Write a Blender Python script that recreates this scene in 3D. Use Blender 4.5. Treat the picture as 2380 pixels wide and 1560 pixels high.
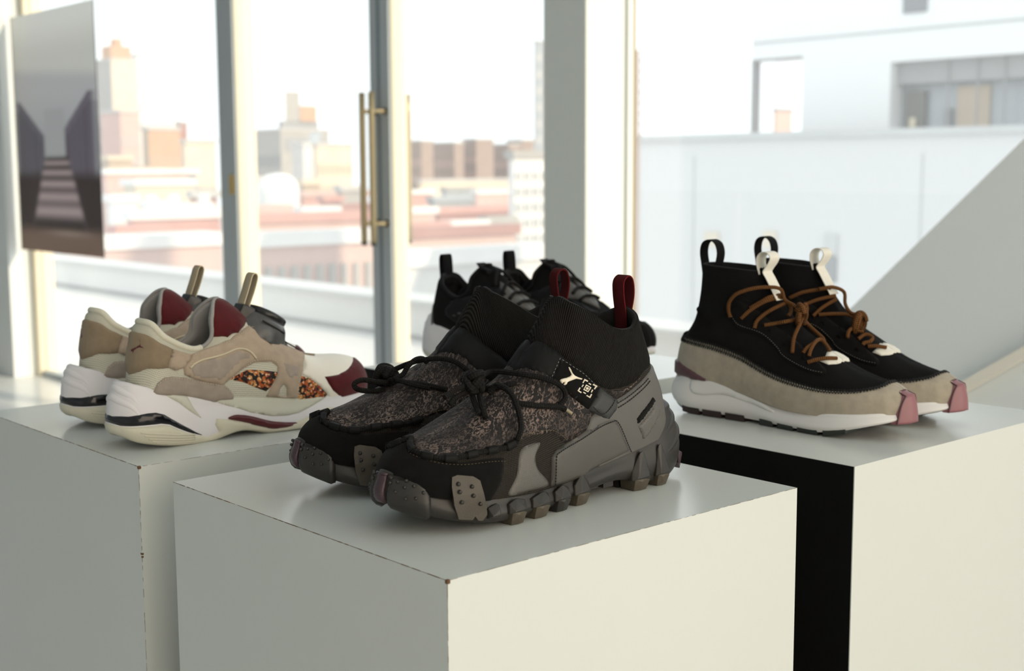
import bpy, bmesh, math, random
import numpy as np
from mathutils import Vector, Matrix, geometry
random.seed(7); np.random.seed(7)
for o in list(bpy.data.objects): bpy.data.objects.remove(o)
scene = bpy.context.scene
COL = scene.collection
# ---------------------------------------------------------------- camera
W, H, FPX = 2380, 1560, 3100.0
TILT, ROLL, YAW = math.radians(7.137), math.radians(-0.2724), math.radians(48.398)
ZT = 0.82                      # pedestal top height
CAM = np.array([0.0, 0.0, 1.10])
_F0 = np.array([-math.sin(YAW), math.cos(YAW), 0]); _R0 = np.array([math.cos(YAW), math.sin(YAW), 0]); _Z = np.array([0, 0, 1.0])
FWD = _F0*math.cos(TILT) - _Z*math.sin(TILT); _U0 = _F0*math.sin(TILT) + _Z*math.cos(TILT)
RIGHT = math.cos(ROLL)*_R0 + math.sin(ROLL)*_U0; UP = -math.sin(ROLL)*_R0 + math.cos(ROLL)*_U0
cd = bpy.data.cameras.new('camera'); cam = bpy.data.objects.new('camera', cd); COL.objects.link(cam)
cam.matrix_world = Matrix(((RIGHT[0], UP[0], -FWD[0], CAM[0]), (RIGHT[1], UP[1], -FWD[1], CAM[1]), (RIGHT[2], UP[2], -FWD[2], CAM[2]), (0, 0, 0, 1)))
cd.sensor_width = 36; cd.lens = FPX/W*36; cd.clip_start = .02; cd.clip_end = 3000
cd.dof.use_dof = True; cd.dof.focus_distance = 1.14; cd.dof.aperture_fstop = 8.0
scene.camera = cam
# ---------------------------------------------------------------- sky, sun, assumed side light
wd = bpy.data.worlds.new('sky'); scene.world = wd; wd.use_nodes = True
bg = wd.node_tree.nodes['Background']; bg.inputs[0].default_value = (.94, .98, 1.0, 1); bg.inputs[1].default_value = 1.6
sl = bpy.data.lights.new('sun', 'SUN'); sl.energy = 3.6; sl.angle = .03; sl.color = (1, .80, .56)
so = bpy.data.objects.new('sun', sl); COL.objects.link(so)
so.rotation_euler = Vector((-.86, -.22, -.38)).to_track_quat('-Z', 'Y').to_euler()
al = bpy.data.lights.new('assumed_side_light', 'AREA'); al.shape = 'RECTANGLE'; al.size = 4.6; al.size_y = 2.2; al.energy = 80; al.color = (1, .83, .64)  # assumed soft side light, added in front of the solid right wall; no window there
ao = bpy.data.objects.new('assumed_side_light', al); COL.objects.link(ao)
ao.location = (2.3, .75, 1.55); ao.rotation_euler = Vector((-1, 0, -.03)).to_track_quat('-Z', 'Y').to_euler()
scene.cycles.max_bounces = 9
scene.view_settings.view_transform = 'Standard'; scene.view_settings.look = 'None'
scene.view_settings.exposure = 0.0; scene.view_settings.gamma = 1.0; scene.view_settings.use_curve_mapping = False
# ---------------------------------------------------------------- parametric surfaces
def _w4(f):
    f2 = f * f; f3 = f2 * f
    return np.stack([-.5*f + f2 - .5*f3, 1 - 2.5*f2 + 1.5*f3, .5*f + 2*f2 - 1.5*f3, -.5*f2 + .5*f3], -1)

class Surf:
    """half surface heel centre (s=0) -> toe centre (s=1); s in [-1,0] and [1,2] is the mirrored half; t = 0 bottom, 1 top"""
    def __init__(self, net, rim=None, scale=1.0):
        N = np.array(net, float) * scale
        n, m = N.shape[:2]
        self.n, self.m = n, m
        fl = np.array([1, -1, 1.])
        P = np.zeros((n + 2, m + 2, 3))
        P[1:-1, 1:-1] = N
        P[1:-1, 0] = 2 * N[:, 0] - N[:, 1]
        P[1:-1, -1] = 2 * N[:, -1] - N[:, -2]
        if rim is not None:
            for i in range(rim, n):
                P[i + 1, -1] = N[i, -2] * fl
        P[0] = P[2] * fl
        P[-1] = P[-3] * fl
        self.P = P
        # metric coordinates
        ss = np.linspace(0, 1, 201)
        q = self.ev(ss, np.full(201, .4))
        self.su = np.concatenate([[0], np.cumsum(np.linalg.norm(np.diff(q, axis=0), axis=1))])
        self.ss = ss
        self.L = self.su[-1]
        h = []
        for a in (.1, .3, .5, .7, .9):
            q = self.ev(np.full(41, a), np.linspace(0, 1, 41))
            h.append(np.linalg.norm(np.diff(q, axis=0), axis=1).sum())
        self.H = float(np.mean(h))
    def ev(self, s, t):
        s = np.asarray(s, float); t = np.clip(np.asarray(t, float), 0, 1)
        s = np.mod(s + 1, 2) - 1            # -1..1
        sg = np.where(s < 0, -1., 1.)
        a = np.abs(s) * (self.n - 1); i = np.clip(np.floor(a).astype(int), 0, self.n - 2); wa = _w4(a - i)
        b = t * (self.m - 1); j = np.clip(np.floor(b).astype(int), 0, self.m - 2); wb = _w4(b - j)
        out = np.zeros(s.shape + (3,))
        for p in range(4):
            for q in range(4):
                out += (wa[..., p] * wb[..., q])[..., None] * self.P[i + p, j + q]
        out[..., 1] *= sg
        return out
    def nrm(self, s, t, e=2e-3):
        s = np.asarray(s, float); t = np.asarray(t, float)
        ds = self.ev(s + e, t) - self.ev(s - e, t)
        t0 = np.clip(t - e, 0, 1); t1 = np.clip(t + e, 0, 1)
        dt = self.ev(s, t1) - self.ev(s, t0)
        n = np.cross(ds, dt)
        l = np.linalg.norm(n, axis=-1, keepdims=True)
        n = n / np.maximum(l, 1e-12)
        return -n                             # outward
    def pt(self, s, t, off=0.0):
        s = np.asarray(s, float); t = np.asarray(t, float)
        return self.ev(s, t) + self.nrm(s, t) * np.asarray(off, float)[..., None]
    def s2u(self, s):
        s = np.asarray(s, float)
        k = np.floor((s + 1) / 2)
        r = s - 2 * k
        return np.sign(r) * np.interp(np.abs(r), self.ss, self.su) + 2 * self.L * k
    def u2s(self, u):
        u = np.asarray(u, float)
        k = np.floor((u / self.L + 1) / 2)
        r = u - 2 * self.L * k
        return np.sign(r) * np.interp(np.abs(r), self.su, self.ss) + 2 * k

def cr_curve(pts, per=6, closed=False):
    P = np.array(pts, float); n = len(P)
    if n < 3: per = max(per, 1)
    if closed:
        Q = np.vstack([P[-1:], P, P[:2]]); segs = n
    else:
        Q = np.vstack([2*P[0]-P[1], P, 2*P[-1]-P[-2]]); segs = n - 1
    f = np.arange(per) / per
    w = _w4(f)
    out = []
    for k in range(segs):
        out.append(w @ Q[k:k+4])
    out = np.vstack(out)
    if not closed: out = np.vstack([out, P[-1:]])
    return out

def sole_net(plan, zb, zt, rails):
    """plan: [(x,y)] heel centre -> toe centre. rails: list of (v, off) or (v, fn(x)); v may leave 0..1."""
    P = np.array(plan, float); n = len(P)
    Q = np.vstack([P[1] * [1, -1], P, P[-2] * [1, -1]])
    T = Q[2:] - Q[:-2]; T /= np.linalg.norm(T, axis=1, keepdims=True)
    Nn = np.stack([-T[:, 1], T[:, 0]], 1)      # outward for heel->toe on +y side
    net = []
    for k in range(n):
        x = P[k, 0]; b = float(np.interp(x, *zb)); t = float(np.interp(x, *zt))
        col = [(x, 0, b + .0015)]
        for v, off in rails:
            o = off(x) if callable(off) else off
            q = P[k] + Nn[k] * o
            if k in (0, n - 1): q[1] = 0
            col.append((q[0], max(q[1], 0), b + (t - b) * v))
        net.append(col)
    return net
# ---------------------------------------------------------------- helpers: materials
def lin(c):
    if isinstance(c, str): c = tuple(int(c[i:i+2], 16)/255 for i in (0, 2, 4))
    return tuple(x/12.92 if x <= .04045 else ((x+.055)/1.055)**2.4 for x in c) + (1,)
class NB:
    """tiny node builder"""
    def __init__(s, name):
        s.m = bpy.data.materials.new(name); s.m.use_nodes = True
        s.t = s.m.node_tree; s.b = s.t.nodes['Principled BSDF']
    def n(s, typ, **kw):
        nd = s.t.nodes.new(typ)
        for k, v in kw.items():
            if k.startswith('i_'):
                key = k[2:]; key = int(key) if key.isdigit() else key.replace('_', ' ')
                if hasattr(v, 'is_output') or hasattr(v, 'links'): s.t.links.new(v, nd.inputs[key])
                else: nd.inputs[key].default_value = v
            else: setattr(nd, k, v)
        return nd
    def link(s, a, b): s.t.links.new(a, b)
    def co(s, kind='Object'): return s.n('ShaderNodeTexCoord').outputs[kind]
    def math(s, op, a, b=0.0): return s.n('ShaderNodeMath', operation=op, i_0=a, i_1=b).outputs[0]
    def noise(s, vec, scale, detail=3, rough=.55): return s.n('ShaderNodeTexNoise', i_Vector=vec, i_Scale=scale, i_Detail=detail, i_Roughness=rough).outputs[0]
    def vor(s, vec, scale, feature='F1', rnd=1.0): return s.n('ShaderNodeTexVoronoi', feature=feature, i_Vector=vec, i_Scale=scale, i_Randomness=rnd)
    def mix(s, f, a, b):
        nd = s.n('ShaderNodeMix', data_type='RGBA')
        for i, v in ((0, f), (6, a), (7, b)):
            if hasattr(v, 'is_output'): s.t.links.new(v, nd.inputs[i])
            else: nd.inputs[i].default_value = v
        return nd.outputs[2]
    def ramp(s, f, *stops):
        nd = s.n('ShaderNodeValToRGB', i_0=f); e = nd.color_ramp.elements
        while len(e) < len(stops): e.new(.5)
        for k, (p, c) in enumerate(stops): e[k].position = p; e[k].color = c if len(c) == 4 else tuple(c) + (1,)
        return nd.outputs[0]
    def step(s, f, a, b): return s.n('ShaderNodeMapRange', i_0=f, i_1=a, i_2=b).outputs[0]
    def bump(s, h, strength=.5, dist=.001):
        nd = s.n('ShaderNodeBump', i_Height=h, i_Strength=strength, i_Distance=dist); s.link(nd.outputs[0], s.b.inputs['Normal'])
    def col(s, c):
        if hasattr(c, 'is_output'): s.link(c, s.b.inputs['Base Color'])
        else: s.b.inputs['Base Color'].default_value = c
    def set(s, **kw):
        for k, v in kw.items():
            i = s.b.inputs[k.replace('_', ' ')]
            if hasattr(v, 'is_output'): s.link(v, i)
            else: i.default_value = v
        return s
def plain(name, c, rough=.5, metal=0, ns=60, na=.06, bs=0, bst=.3, bd=.0005, spec=.5, sheen=0):
    q = NB(name); o = q.co(); c = lin(c) if isinstance(c, str) else c
    d = tuple(x*(1-na*2) for x in c[:3]) + (1,); l = tuple(min(1, x*(1+na)) for x in c[:3]) + (1,)
    q.col(q.mix(q.noise(o, ns), d, l)); q.set(Roughness=rough, Metallic=metal, Specular_IOR_Level=spec)
    if sheen: q.set(Sheen_Weight=sheen, Sheen_Roughness=.5)
    if bs: q.bump(q.noise(o, bs, 2), bst, bd)
    return q.m
def suede(name, c, na=.14, sheen=.15): return plain(name, c, .95, ns=90, na=na, bs=2200, bst=.6, bd=.0006, spec=.15, sheen=sheen)
def weave(name, c1, c2, su, sv, rough=.8, bump=.8, stag=True, lo=.25, hi=.6, spec=.2):
    """open textile: dimples on a UV lattice (su, sv cells per metre)"""
    q = NB(name); uv = q.n('ShaderNodeSeparateXYZ', i_0=q.co('UV'))
    u = q.math('MULTIPLY', uv.outputs[0], su); v = q.math('MULTIPLY', uv.outputs[1], sv)
    if stag: u = q.math('ADD', u, q.math('MULTIPLY', q.math('FLOOR', v), .5))
    a = q.math('ABSOLUTE', q.math('SUBTRACT', q.math('FRACT', u), .5)); b = q.math('ABSOLUTE', q.math('SUBTRACT', q.math('FRACT', v), .5))
    d = q.math('MAXIMUM', a, b); h = q.step(d, lo, hi)
    q.col(q.mix(h, c1, c2)); q.set(Roughness=rough, Specular_IOR_Level=spec); q.bump(h, bump, .0006)
    return q.m
def ribs(name, c1, c2, f, axis=0, slant=0.0, rough=.9, cell=0.0):
    q = NB(name); uv = q.n('ShaderNodeSeparateXYZ', i_0=q.co('UV'))
    a = uv.outputs[axis]; b = uv.outputs[1-axis]
    x = q.math('MULTIPLY', q.math('ADD', a, q.math('MULTIPLY', b, slant)), f*2*math.pi)
    h = q.math('ADD', q.math('MULTIPLY', q.math('SINE', x), .5), .5)
    if cell:
        g = q.math('ADD', q.math('MULTIPLY', q.math('SINE', q.math('MULTIPLY', b, cell*2*math.pi)), .5), .5)
        h2 = q.math('ADD', q.math('MULTIPLY', h, .75), q.math('MULTIPLY', g, .25))
    else: h2 = h
    q.col(q.mix(h2, c1, c2)); q.set(Roughness=rough, Specular_IOR_Level=.15); q.bump(h2, .9, .0009)
    return q.m
def rope(name, c1, c2, fu, fv, tw=1.0, th=.5):
    q = NB(name); uv = q.n('ShaderNodeSeparateXYZ', i_0=q.co('UV'))
    u = q.math('MULTIPLY', uv.outputs[0], fu); v = q.math('MULTIPLY', uv.outputs[1], fv)
    a = q.math('SINE', q.math('MULTIPLY', q.math('ADD', u, v), 2*math.pi)); b = q.math('SINE', q.math('MULTIPLY', q.math('SUBTRACT', u, v), 2*math.pi))
    h = q.math('MULTIPLY', a, b); k = q.step(h, -th, th)
    q.col(q.mix(k, c1, c2)); q.set(Roughness=.8, Specular_IOR_Level=.2); q.bump(h, .6, .0006)
    return q.m
def black(v): return (v, v, v, 1)
M = {}
def mats():
    # pedestals, room
    q = NB('white_laminate'); o = q.co(); n = q.noise(o, 3); q.col(q.mix(n, lin('d3d8d4'), lin('d9dedb'))); q.set(Roughness=.22, Specular_IOR_Level=.55); q.bump(q.noise(o, 900, 2), .04, .0003); M['laminate'] = q.m
    M['black_laminate'] = plain('black_laminate', (.002,.002,.002,1), .6, spec=.15)
    M['edge'] = plain('brown_core_board', '6f5236', .8, ns=300, na=.3)
    M['wall'] = plain('white_wall_paint', 'f0f6f8', .7, ns=2, na=.01)
    M['floor'] = plain('pale_resin_floor', 'dfe2e2', .25, ns=2, na=.02)
    q = NB('ceiling_paint'); q.col(lin('dfe9f2')); q.set(Roughness=.9); M['ceiling'] = q.m
    M['frame'] = plain('grey_aluminium_frame', 'b4bcc0', .42, metal=.0, ns=8, na=.02)
    M['groove'] = plain('dark_frame_groove', '7c868c', .5)
    M['sunlit_edge'] = plain('sunlit_cream_edge', 'f2e8cf', .5, ns=5, na=.01)  # cream for the sun-facing post sides, sunlight put into the colour
    M['sun_streak'] = plain('cream_sun_streak', 'fbf6ea', .4, ns=5, na=.01); M['column'] = plain('painted_column', 'dadedb', .6, ns=3, na=.01)
    M['brass'] = plain('brushed_brass', 'b8a682', .38, metal=.75, ns=200, na=.05)
    M['gold'] = plain('polished_brass', 'd9b25c', .35, metal=.3); M['steel'] = plain('dark_handle_foot', '4a4a48', .4, metal=.7)
    # glass: clear pane; outdoor haze put in as a milky mix
    q = NB('window_glass'); t = q.t; t.nodes.remove(q.b)
    out = t.nodes['Material Output']
    tr = q.n('ShaderNodeBsdfTransparent', i_0=(.97,.985,.98,1)); gl = q.n('ShaderNodeBsdfGlossy', i_0=(1,1,1,1), i_1=.02); df = q.n('ShaderNodeBsdfTranslucent', i_0=(.95,.95,.95,1))
    m1 = q.n('ShaderNodeMixShader', i_0=.07, i_1=tr.outputs[0], i_2=df.outputs[0]); m2 = q.n('ShaderNodeMixShader', i_0=.035, i_1=m1.outputs[0], i_2=gl.outputs[0])
    q.link(m2.outputs[0], out.inputs[0]); M['glass'] = q.m
    q = NB('railing_glass'); t = q.t; t.nodes.remove(q.b); out = t.nodes['Material Output']
    tr = q.n('ShaderNodeBsdfTransparent', i_0=(.985,.99,.99,1)); df = q.n('ShaderNodeBsdfDiffuse', i_0=(.95,.95,.95,1))
    m1 = q.n('ShaderNodeMixShader', i_0=.03, i_1=tr.outputs[0], i_2=df.outputs[0]); q.link(m1.outputs[0], out.inputs[0]); M['rail_glass'] = q.m
    # runner
    M['suede_tan'] = suede('taupe_suede', 'bcaa97'); M['suede_grey'] = suede('grey_taupe_suede', 'aca095')
    M['nubuck'] = suede('brown_nubuck', '998871', .16)
    M['mesh_ivory'] = weave('ivory_mesh', lin('bcbaa8'), lin('e6e4d4'), 600, 520, lo=.18, hi=.46)
    M['mesh_white'] = weave('white_mesh', lin('c9cabf'), lin('f0f0e6'), 520, 420, lo=.2, hi=.5)
    M['leather_white'] = plain('ivory_leather', 'efe9dc', .45, ns=40, na=.02, bs=900, bst=.1)
    M['maroon'] = suede('maroon_suede', '58181d', .18, .2)
    M['maroon_gloss'] = plain('maroon_rubber', '561a20', .3)
    M['lining'] = plain('grey_lining', '9a9896', .9, ns=200, na=.05, bs=900)
    M['eva_white'] = plain('white_foam', 'e6e4e8', .55, ns=30, na=.015)
    M['sage'] = plain('sage_rubber', 'cfcfc0', .5, ns=40, na=.02)
    M['cream_rubber'] = plain('cream_rubber', 'd6d2bf', .5, ns=40, na=.03)
    M['gloss_black'] = plain('gloss_black_plastic', (.006,.006,.009,1), .12)
    M['dial'] = plain('charcoal_dial_plastic', (.018,.018,.019,1), .28, ns=200, na=.2)
    M['dial_body'] = plain('smoke_plastic', (.095,.096,.096,1), .28, ns=60, na=.3)
    M['ivory_roll'] = plain('ivory_collar_textile', 'dad7c6', .85, ns=300, na=.06, bs=1500, bst=.4); M['webbing_tan'] = ribs('tan_webbing', lin('c6b89a'), lin('e4d8bd'), 1500, 1)
    M['thread_light'] = plain('beige_thread', 'd8ccb2', .8); M['thread_tan'] = plain('tan_thread', '6d6048', .8); M['thread_dark'] = plain('dark_thread', (.01,.01,.01,1), .8); M['thread_grey'] = plain('grey_thread', '8c8c88', .7)
    q = NB('animal_print_textile'); uv = q.co('UV'); dn = q.n('ShaderNodeVectorMath', operation='ADD', i_0=uv)
    nz = q.n('ShaderNodeTexNoise', i_Vector=uv, i_Scale=260, i_Detail=2); sc = q.n('ShaderNodeVectorMath', operation='SCALE', i_0=nz.outputs[1], i_Scale=.005); q.link(sc.outputs[0], dn.inputs[1])
    v = q.vor(dn.outputs[0], 250); n2 = q.noise(uv, 110, 3)
    c = q.mix(q.step(n2, .42, .52), lin('d9a060'), lin('b3541f')); c = q.mix(q.step(n2, .56, .62), c, lin('6e1a1c')); c = q.mix(q.step(q.noise(uv, 420, 1), .60, .66), c, lin('f0d8b4'))
    c = q.mix(q.step(v.outputs[0], .50, .58), c, lin('1c1614')); q.col(c); q.set(Roughness=.8); M['leopard'] = q.m
    # knit sock shoe
    q = NB('black_knit'); 
    M['knit'] = ribs('black_sock_knit', (.0035,.0035,.0036,1), (.009,.009,.0095,1), 700, 0, 0, cell=500)
    M['black_suede'] = suede('black_suede', (.0062,.0058,.0057,1), .3, .03)
    M['rand'] = suede('beige_suede', 'b2a999', .16, .2)
    M['foam_white'] = plain('white_midsole_foam', 'e4e4e4', .5, ns=30, na=.015)
    M['plum'] = plain('plum_rubber', '55353c', .42); M['mauve'] = plain('mauve_rubber', '8f5e65', .4, ns=60, na=.08)
    M['rubber_green'] = plain('dark_green_rubber', '262d2a', .5); M['rubber_brown'] = plain('dark_plum_outsole', '2c1f20', .5)
    M['lace_brown'] = rope('brown_rope_lace', lin('1c1009'), lin('865a30'), 250, 2, th=.8)
    M['tape_white'] = plain('white_tape', 'e6e4da', .7, ns=120, na=.05, bs=1500)
    M['tape_black'] = ribs('black_webbing', (.004,.004,.0045,1), (.013,.013,.014,1), 1300, 1)
    M['dark_lining'] = plain('black_lining', (.004,.004,.004,1), .95)
    # trail boot
    M['rib_knit'] = ribs('ribbed_collar_knit', (.0018,.0018,.0016,1), (.021,.020,.018,1), 450, 0, .75)
    M['band'] = plain('black_elastic_band', (.0036,.0038,.0036,1), .62, ns=60, na=.2, bs=1200, bst=.2, spec=.22)
    M['logo_band'] = plain('black_logo_band', (.0040,.0037,.0037,1), .85, ns=400, na=.2, spec=.15)
    M['print'] = plain('ivory_print', 'efe6d2', .7)
    M['grey_tab'] = plain('slate_rubber_tab', (.030,.032,.032,1), .55)
    M['grey_leather'] = plain('grey_leather', (.085,.081,.074,1), .5, ns=50, na=.08, bs=700, bst=.1)
    M['grey_leather2'] = plain('grey_coated_textile', (.105,.102,.096,1), .55, ns=50, na=.06, bs=1500, bst=.3)
    M['trail_rubber'] = plain('black_olive_rubber', (.023,.021,.018,1), .42, ns=40, na=.25, bs=500, bst=.12)
    M['lug_tip'] = plain('bronze_lug_rubber', (.085,.071,.047,1), .5, ns=300, na=.25, bs=900, bst=.4)
    M['plate'] = plain('olive_toe_plate', (.062,.052,.038,1), .5, ns=60, na=.2, bs=900, bst=.3)
    M['plum_clear'] = plain('plum_toe_rubber', '46323a', .35, ns=300, na=.35, bs=700, bst=.6)
    M['trail_mesh'] = weave('dark_open_mesh', (.006,.0055,.005,1), (.052,.046,.038,1), 620, 620, stag=False, lo=.2, hi=.45, bump=1.0)
    M['film'] = weave('grey_film_over_mesh', (.085,.082,.075,1), (.125,.12,.11,1), 620, 620, stag=False, lo=.2, hi=.5, rough=.4, bump=.25, spec=.5)
    M['slot'] = weave('black_slot_mesh', (.003,.003,.003,1), (.02,.019,.017,1), 900, 900, stag=False)
    M['lace_black'] = rope('black_round_lace', (.003,.003,.003,1), (.011,.0105,.010,1), 260, 2, th=.8)
    M['maroon_webbing'] = ribs('maroon_webbing', lin('3e1013'), lin('68191f'), 1400, 1)
    M['aglet'] = plain('clear_aglet', '8a8268', .25)
    q = NB('floral_print_textile'); uv = q.co('UV')
    nz = q.n('ShaderNodeTexNoise', i_Vector=uv, i_Scale=240, i_Detail=2); sc = q.n('ShaderNodeVectorMath', operation='SCALE', i_0=nz.outputs[1], i_Scale=.004)
    dn = q.n('ShaderNodeVectorMath', operation='ADD', i_0=uv, i_1=sc.outputs[0])
    v = q.vor(dn.outputs[0], 80); ring = q.math('SINE', q.math('MULTIPLY', v.outputs[0], 24.0)); v2 = q.vor(dn.outputs[0], 210)
    n1 = q.noise(uv, 520, 2, .6); n2 = q.noise(uv, 45, 2); n3 = q.noise(uv, 125, 2); n4 = q.noise(dn.outputs[0], 230, 2)
    line = lambda n, w: q.step(q.math('ABSOLUTE', q.math('SUBTRACT', n, .5)), w, w*.6)
    k1 = q.math('MULTIPLY', q.step(ring, .55, .8), q.step(v.outputs[0], .58, .46))             # rings of petals
    k2 = line(n3, .022); k4 = q.math('MULTIPLY', line(n4, .035), q.step(n2, .52, .46))        # tendrils
    k3 = q.math('MULTIPLY', q.step(v2.outputs[0], .34, .26), q.step(n2, .46, .54))            # dots
    kk = q.math('MAXIMUM', q.math('MAXIMUM', k1, k2), q.math('MAXIMUM', k3, k4))
    kk = q.math('MULTIPLY', q.math('MULTIPLY', kk, q.step(n1, .30, .55)), q.math('ADD', .30, q.math('MULTIPLY', q.step(q.noise(uv, 28, 1), .40, .62), .7)))
    base = q.mix(q.step(n1, .35, .65), (.008,.0075,.008,1), (.021,.018,.018,1))
    q.col(q.mix(kk, base, q.mix(n2, (.15,.114,.104,1), (.30,.225,.19,1)))); q.set(Roughness=.7, Specular_IOR_Level=.25); q.bump(q.noise(uv, 2500, 1), .3, .0004); M['floral'] = q.m
mats()
# ---------------------------------------------------------------- helpers: objects and meshes
def link(o, parent=None):
    COL.objects.link(o)
    if parent is not None: o.parent = parent
    return o
def mesh(name, verts, faces, mat=None, parent=None, uv=None, smooth=True, flip=False):
    me = bpy.data.meshes.new(name)
    V = np.asarray(verts, float)
    if flip: faces = [tuple(reversed(f)) for f in faces]
    me.from_pydata(V.tolist(), [], [tuple(int(i) for i in f) for f in faces])
    if uv is not None:
        l = me.uv_layers.new(name='UVMap'); idx = np.zeros(len(me.loops), int); me.loops.foreach_get('vertex_index', idx)
        l.data.foreach_set('uv', np.asarray(uv, float)[idx].ravel())
    if smooth: me.polygons.foreach_set('use_smooth', [True]*len(me.polygons))
    me.update()
    o = bpy.data.objects.new(name, me)
    if mat is not None: me.materials.append(M[mat] if isinstance(mat, str) else mat)
    return link(o, parent)
def empty(name, loc=(0,0,0), rz=0):
    o = bpy.data.objects.new(name, None); o.location = loc; o.rotation_euler = (0, 0, rz); o.empty_display_size = .05
    return link(o)
def tag(o, label=None, cat=None, group=None, kind=None):
    if label: o['label'] = label
    if cat: o['category'] = cat
    if group: o['group'] = group
    if kind: o['kind'] = kind
    return o
def boxv(lo, hi):
    x0, y0, z0 = lo; x1, y1, z1 = hi
    return [(x0,y0,z0),(x1,y0,z0),(x1,y1,z0),(x0,y1,z0),(x0,y0,z1),(x1,y0,z1),(x1,y1,z1),(x0,y1,z1)]
BF = [(0,3,2,1),(4,5,6,7),(0,1,5,4),(1,2,6,5),(2,3,7,6),(3,0,4,7)]
def box(name, lo, hi, mat, parent=None, bevel=0, seg=2):
    o = mesh(name, boxv(lo, hi), BF, mat, parent, smooth=False)
    if bevel:
        bm = bmesh.new(); bm.from_mesh(o.data); bmesh.ops.bevel(bm, geom=bm.edges[:], offset=bevel, segments=seg, affect='EDGES', profile=.5); bm.to_mesh(o.data); bm.free()
    return o
def boxes(name, lst, mat, parent=None):
    V = []; Fc = []
    for lo, hi in lst:
        k = len(V); V += boxv(lo, hi); Fc += [tuple(i+k for i in f) for f in BF]
    return mesh(name, V, Fc, mat, parent, smooth=False)
def frames(P, up=None):
    P = np.asarray(P, float); T = np.gradient(P, axis=0); T /= np.maximum(np.linalg.norm(T, axis=1, keepdims=True), 1e-12)
    n = np.cross(T[0], [0,0,1.]) if up is None else np.asarray(up, float)
    if np.linalg.norm(n) < 1e-6: n = np.array([1.,0,0])
    Ns = []
    for t in T:
        n = n - t*(n@t); n = n/max(np.linalg.norm(n), 1e-12); Ns.append(n)
    Ns = np.array(Ns); return T, Ns, np.cross(T, Ns)
def tube_data(P, r, seg=8, sq=1.0, up=None, cap=True):
    P = np.asarray(P, float); n = len(P); r = np.broadcast_to(np.asarray(r, float), (n,))
    T, N, B = frames(P, up); a = np.arange(seg)/seg*2*math.pi
    V = (P[:, None] + r[:, None, None]*(np.cos(a)[None, :, None]*N[:, None] + sq*np.sin(a)[None, :, None]*B[:, None])).reshape(-1, 3)
    arc = np.concatenate([[0], np.cumsum(np.linalg.norm(np.diff(P, axis=0), axis=1))])
    uv = np.stack([np.repeat(arc, seg), np.tile(np.abs(np.arange(seg)/seg*2-1), n)], 1)
    Fc = [(i*seg+j, i*seg+(j+1) % seg, (i+1)*seg+(j+1) % seg, (i+1)*seg+j) for i in range(n-1) for j in range(seg)]
    if cap: Fc += [tuple(range(seg))[::-1], tuple((n-1)*seg+j for j in range(seg))]
    return V, Fc, uv
def tube(name, P, r, mat, parent=None, seg=8, sq=1.0, up=None, my=1):
    V, Fc, uv = tube_data(P, r, seg, sq, up); V = V*[1, my, 1]
    return mesh(name, V, Fc, mat, parent, uv, flip=my < 0)
def ribbon(name, P, wd, width, th, mat, parent=None, my=1):
    """flat tape along P; wd = width direction(s)"""
    P = np.asarray(P, float); n = len(P); wd = np.broadcast_to(np.asarray(wd, float), (n, 3)); width = np.broadcast_to(np.asarray(width, float), (n,))
    T = np.gradient(P, axis=0); T /= np.linalg.norm(T, axis=1, keepdims=True)
    wdn = wd - T*(wd*T).sum(1, keepdims=True); wdn /= np.linalg.norm(wdn, axis=1, keepdims=True); N = np.cross(T, wdn)
    prof = [(-.5,-.35),(-.46,-.5),(.46,-.5),(.5,-.35),(.5,.35),(.46,.5),(-.46,.5),(-.5,.35)]
    V = np.concatenate([P[:, None] + np.array([a for a, b in prof])[None, :, None]*width[:, None, None]*wdn[:, None] + np.array([b for a, b in prof])[None, :, None]*th*N[:, None]], 1).reshape(-1, 3)
    arc = np.concatenate([[0], np.cumsum(np.linalg.norm(np.diff(P, axis=0), axis=1))]); k = len(prof)
    uv = np.stack([np.repeat(arc, k), np.tile([a for a, b in prof], n)*np.repeat(width, k)], 1)
    Fc = [(i*k+j, i*k+(j+1) % k, (i+1)*k+(j+1) % k, (i+1)*k+j) for i in range(n-1) for j in range(k)] + [tuple(range(k))[::-1], tuple((n-1)*k+j for j in range(k))]
    return mesh(name, V*[1, my, 1], Fc, mat, parent, uv, flip=my < 0)
def body(name, sf, mat, parent, my=1, s0=-1, s1=1, ns=240, nt=44, t0=0, t1=1, off=0.0, inner=False):
    s = np.linspace(s0, s1, ns+1); t = np.linspace(t0, t1, nt+1); S_, T_ = np.meshgrid(s, t, indexing='ij')
    V = (sf.pt(S_, T_, np.full(S_.shape, off)) if off else sf.ev(S_, T_)).reshape(-1, 3)*[1, my, 1]
    uv = np.stack([sf.s2u(S_).ravel(), (T_*sf.H).ravel()], 1)
    k = nt+1; Fc = [(i*k+j, i*k+j+1, (i+1)*k+j+1, (i+1)*k+j) for i in range(ns) for j in range(nt)]
    return mesh(name, V, Fc, mat, parent, uv, flip=(my < 0) != inner)
def inpoly(x, y, P):
    c = np.zeros(x.shape, bool); px, py = P[:, 0], P[:, 1]; qx, qy = np.roll(px, -1), np.roll(py, -1)
    for a, b, d, e in zip(px, py, qx, qy):
        if b == e: continue
        c ^= ((b > y) != (e > y)) & (x < (d-a)*(y-b)/(e-b)+a)
    return c
def segdist(x, y, P, skip=None):
    d = np.full(x.shape, 1e9); Q = np.roll(P, -1, 0)
    for k, (a, b) in enumerate(zip(P, Q)):
        if skip is not None and skip[k]: continue
        v = b-a; l = v@v
        if l < 1e-16: continue
        u = np.clip(((x-a[0])*v[0]+(y-a[1])*v[1])/l, 0, 1); d = np.minimum(d, np.hypot(x-a[0]-u*v[0], y-a[1]-u*v[1]))
    return d
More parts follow.
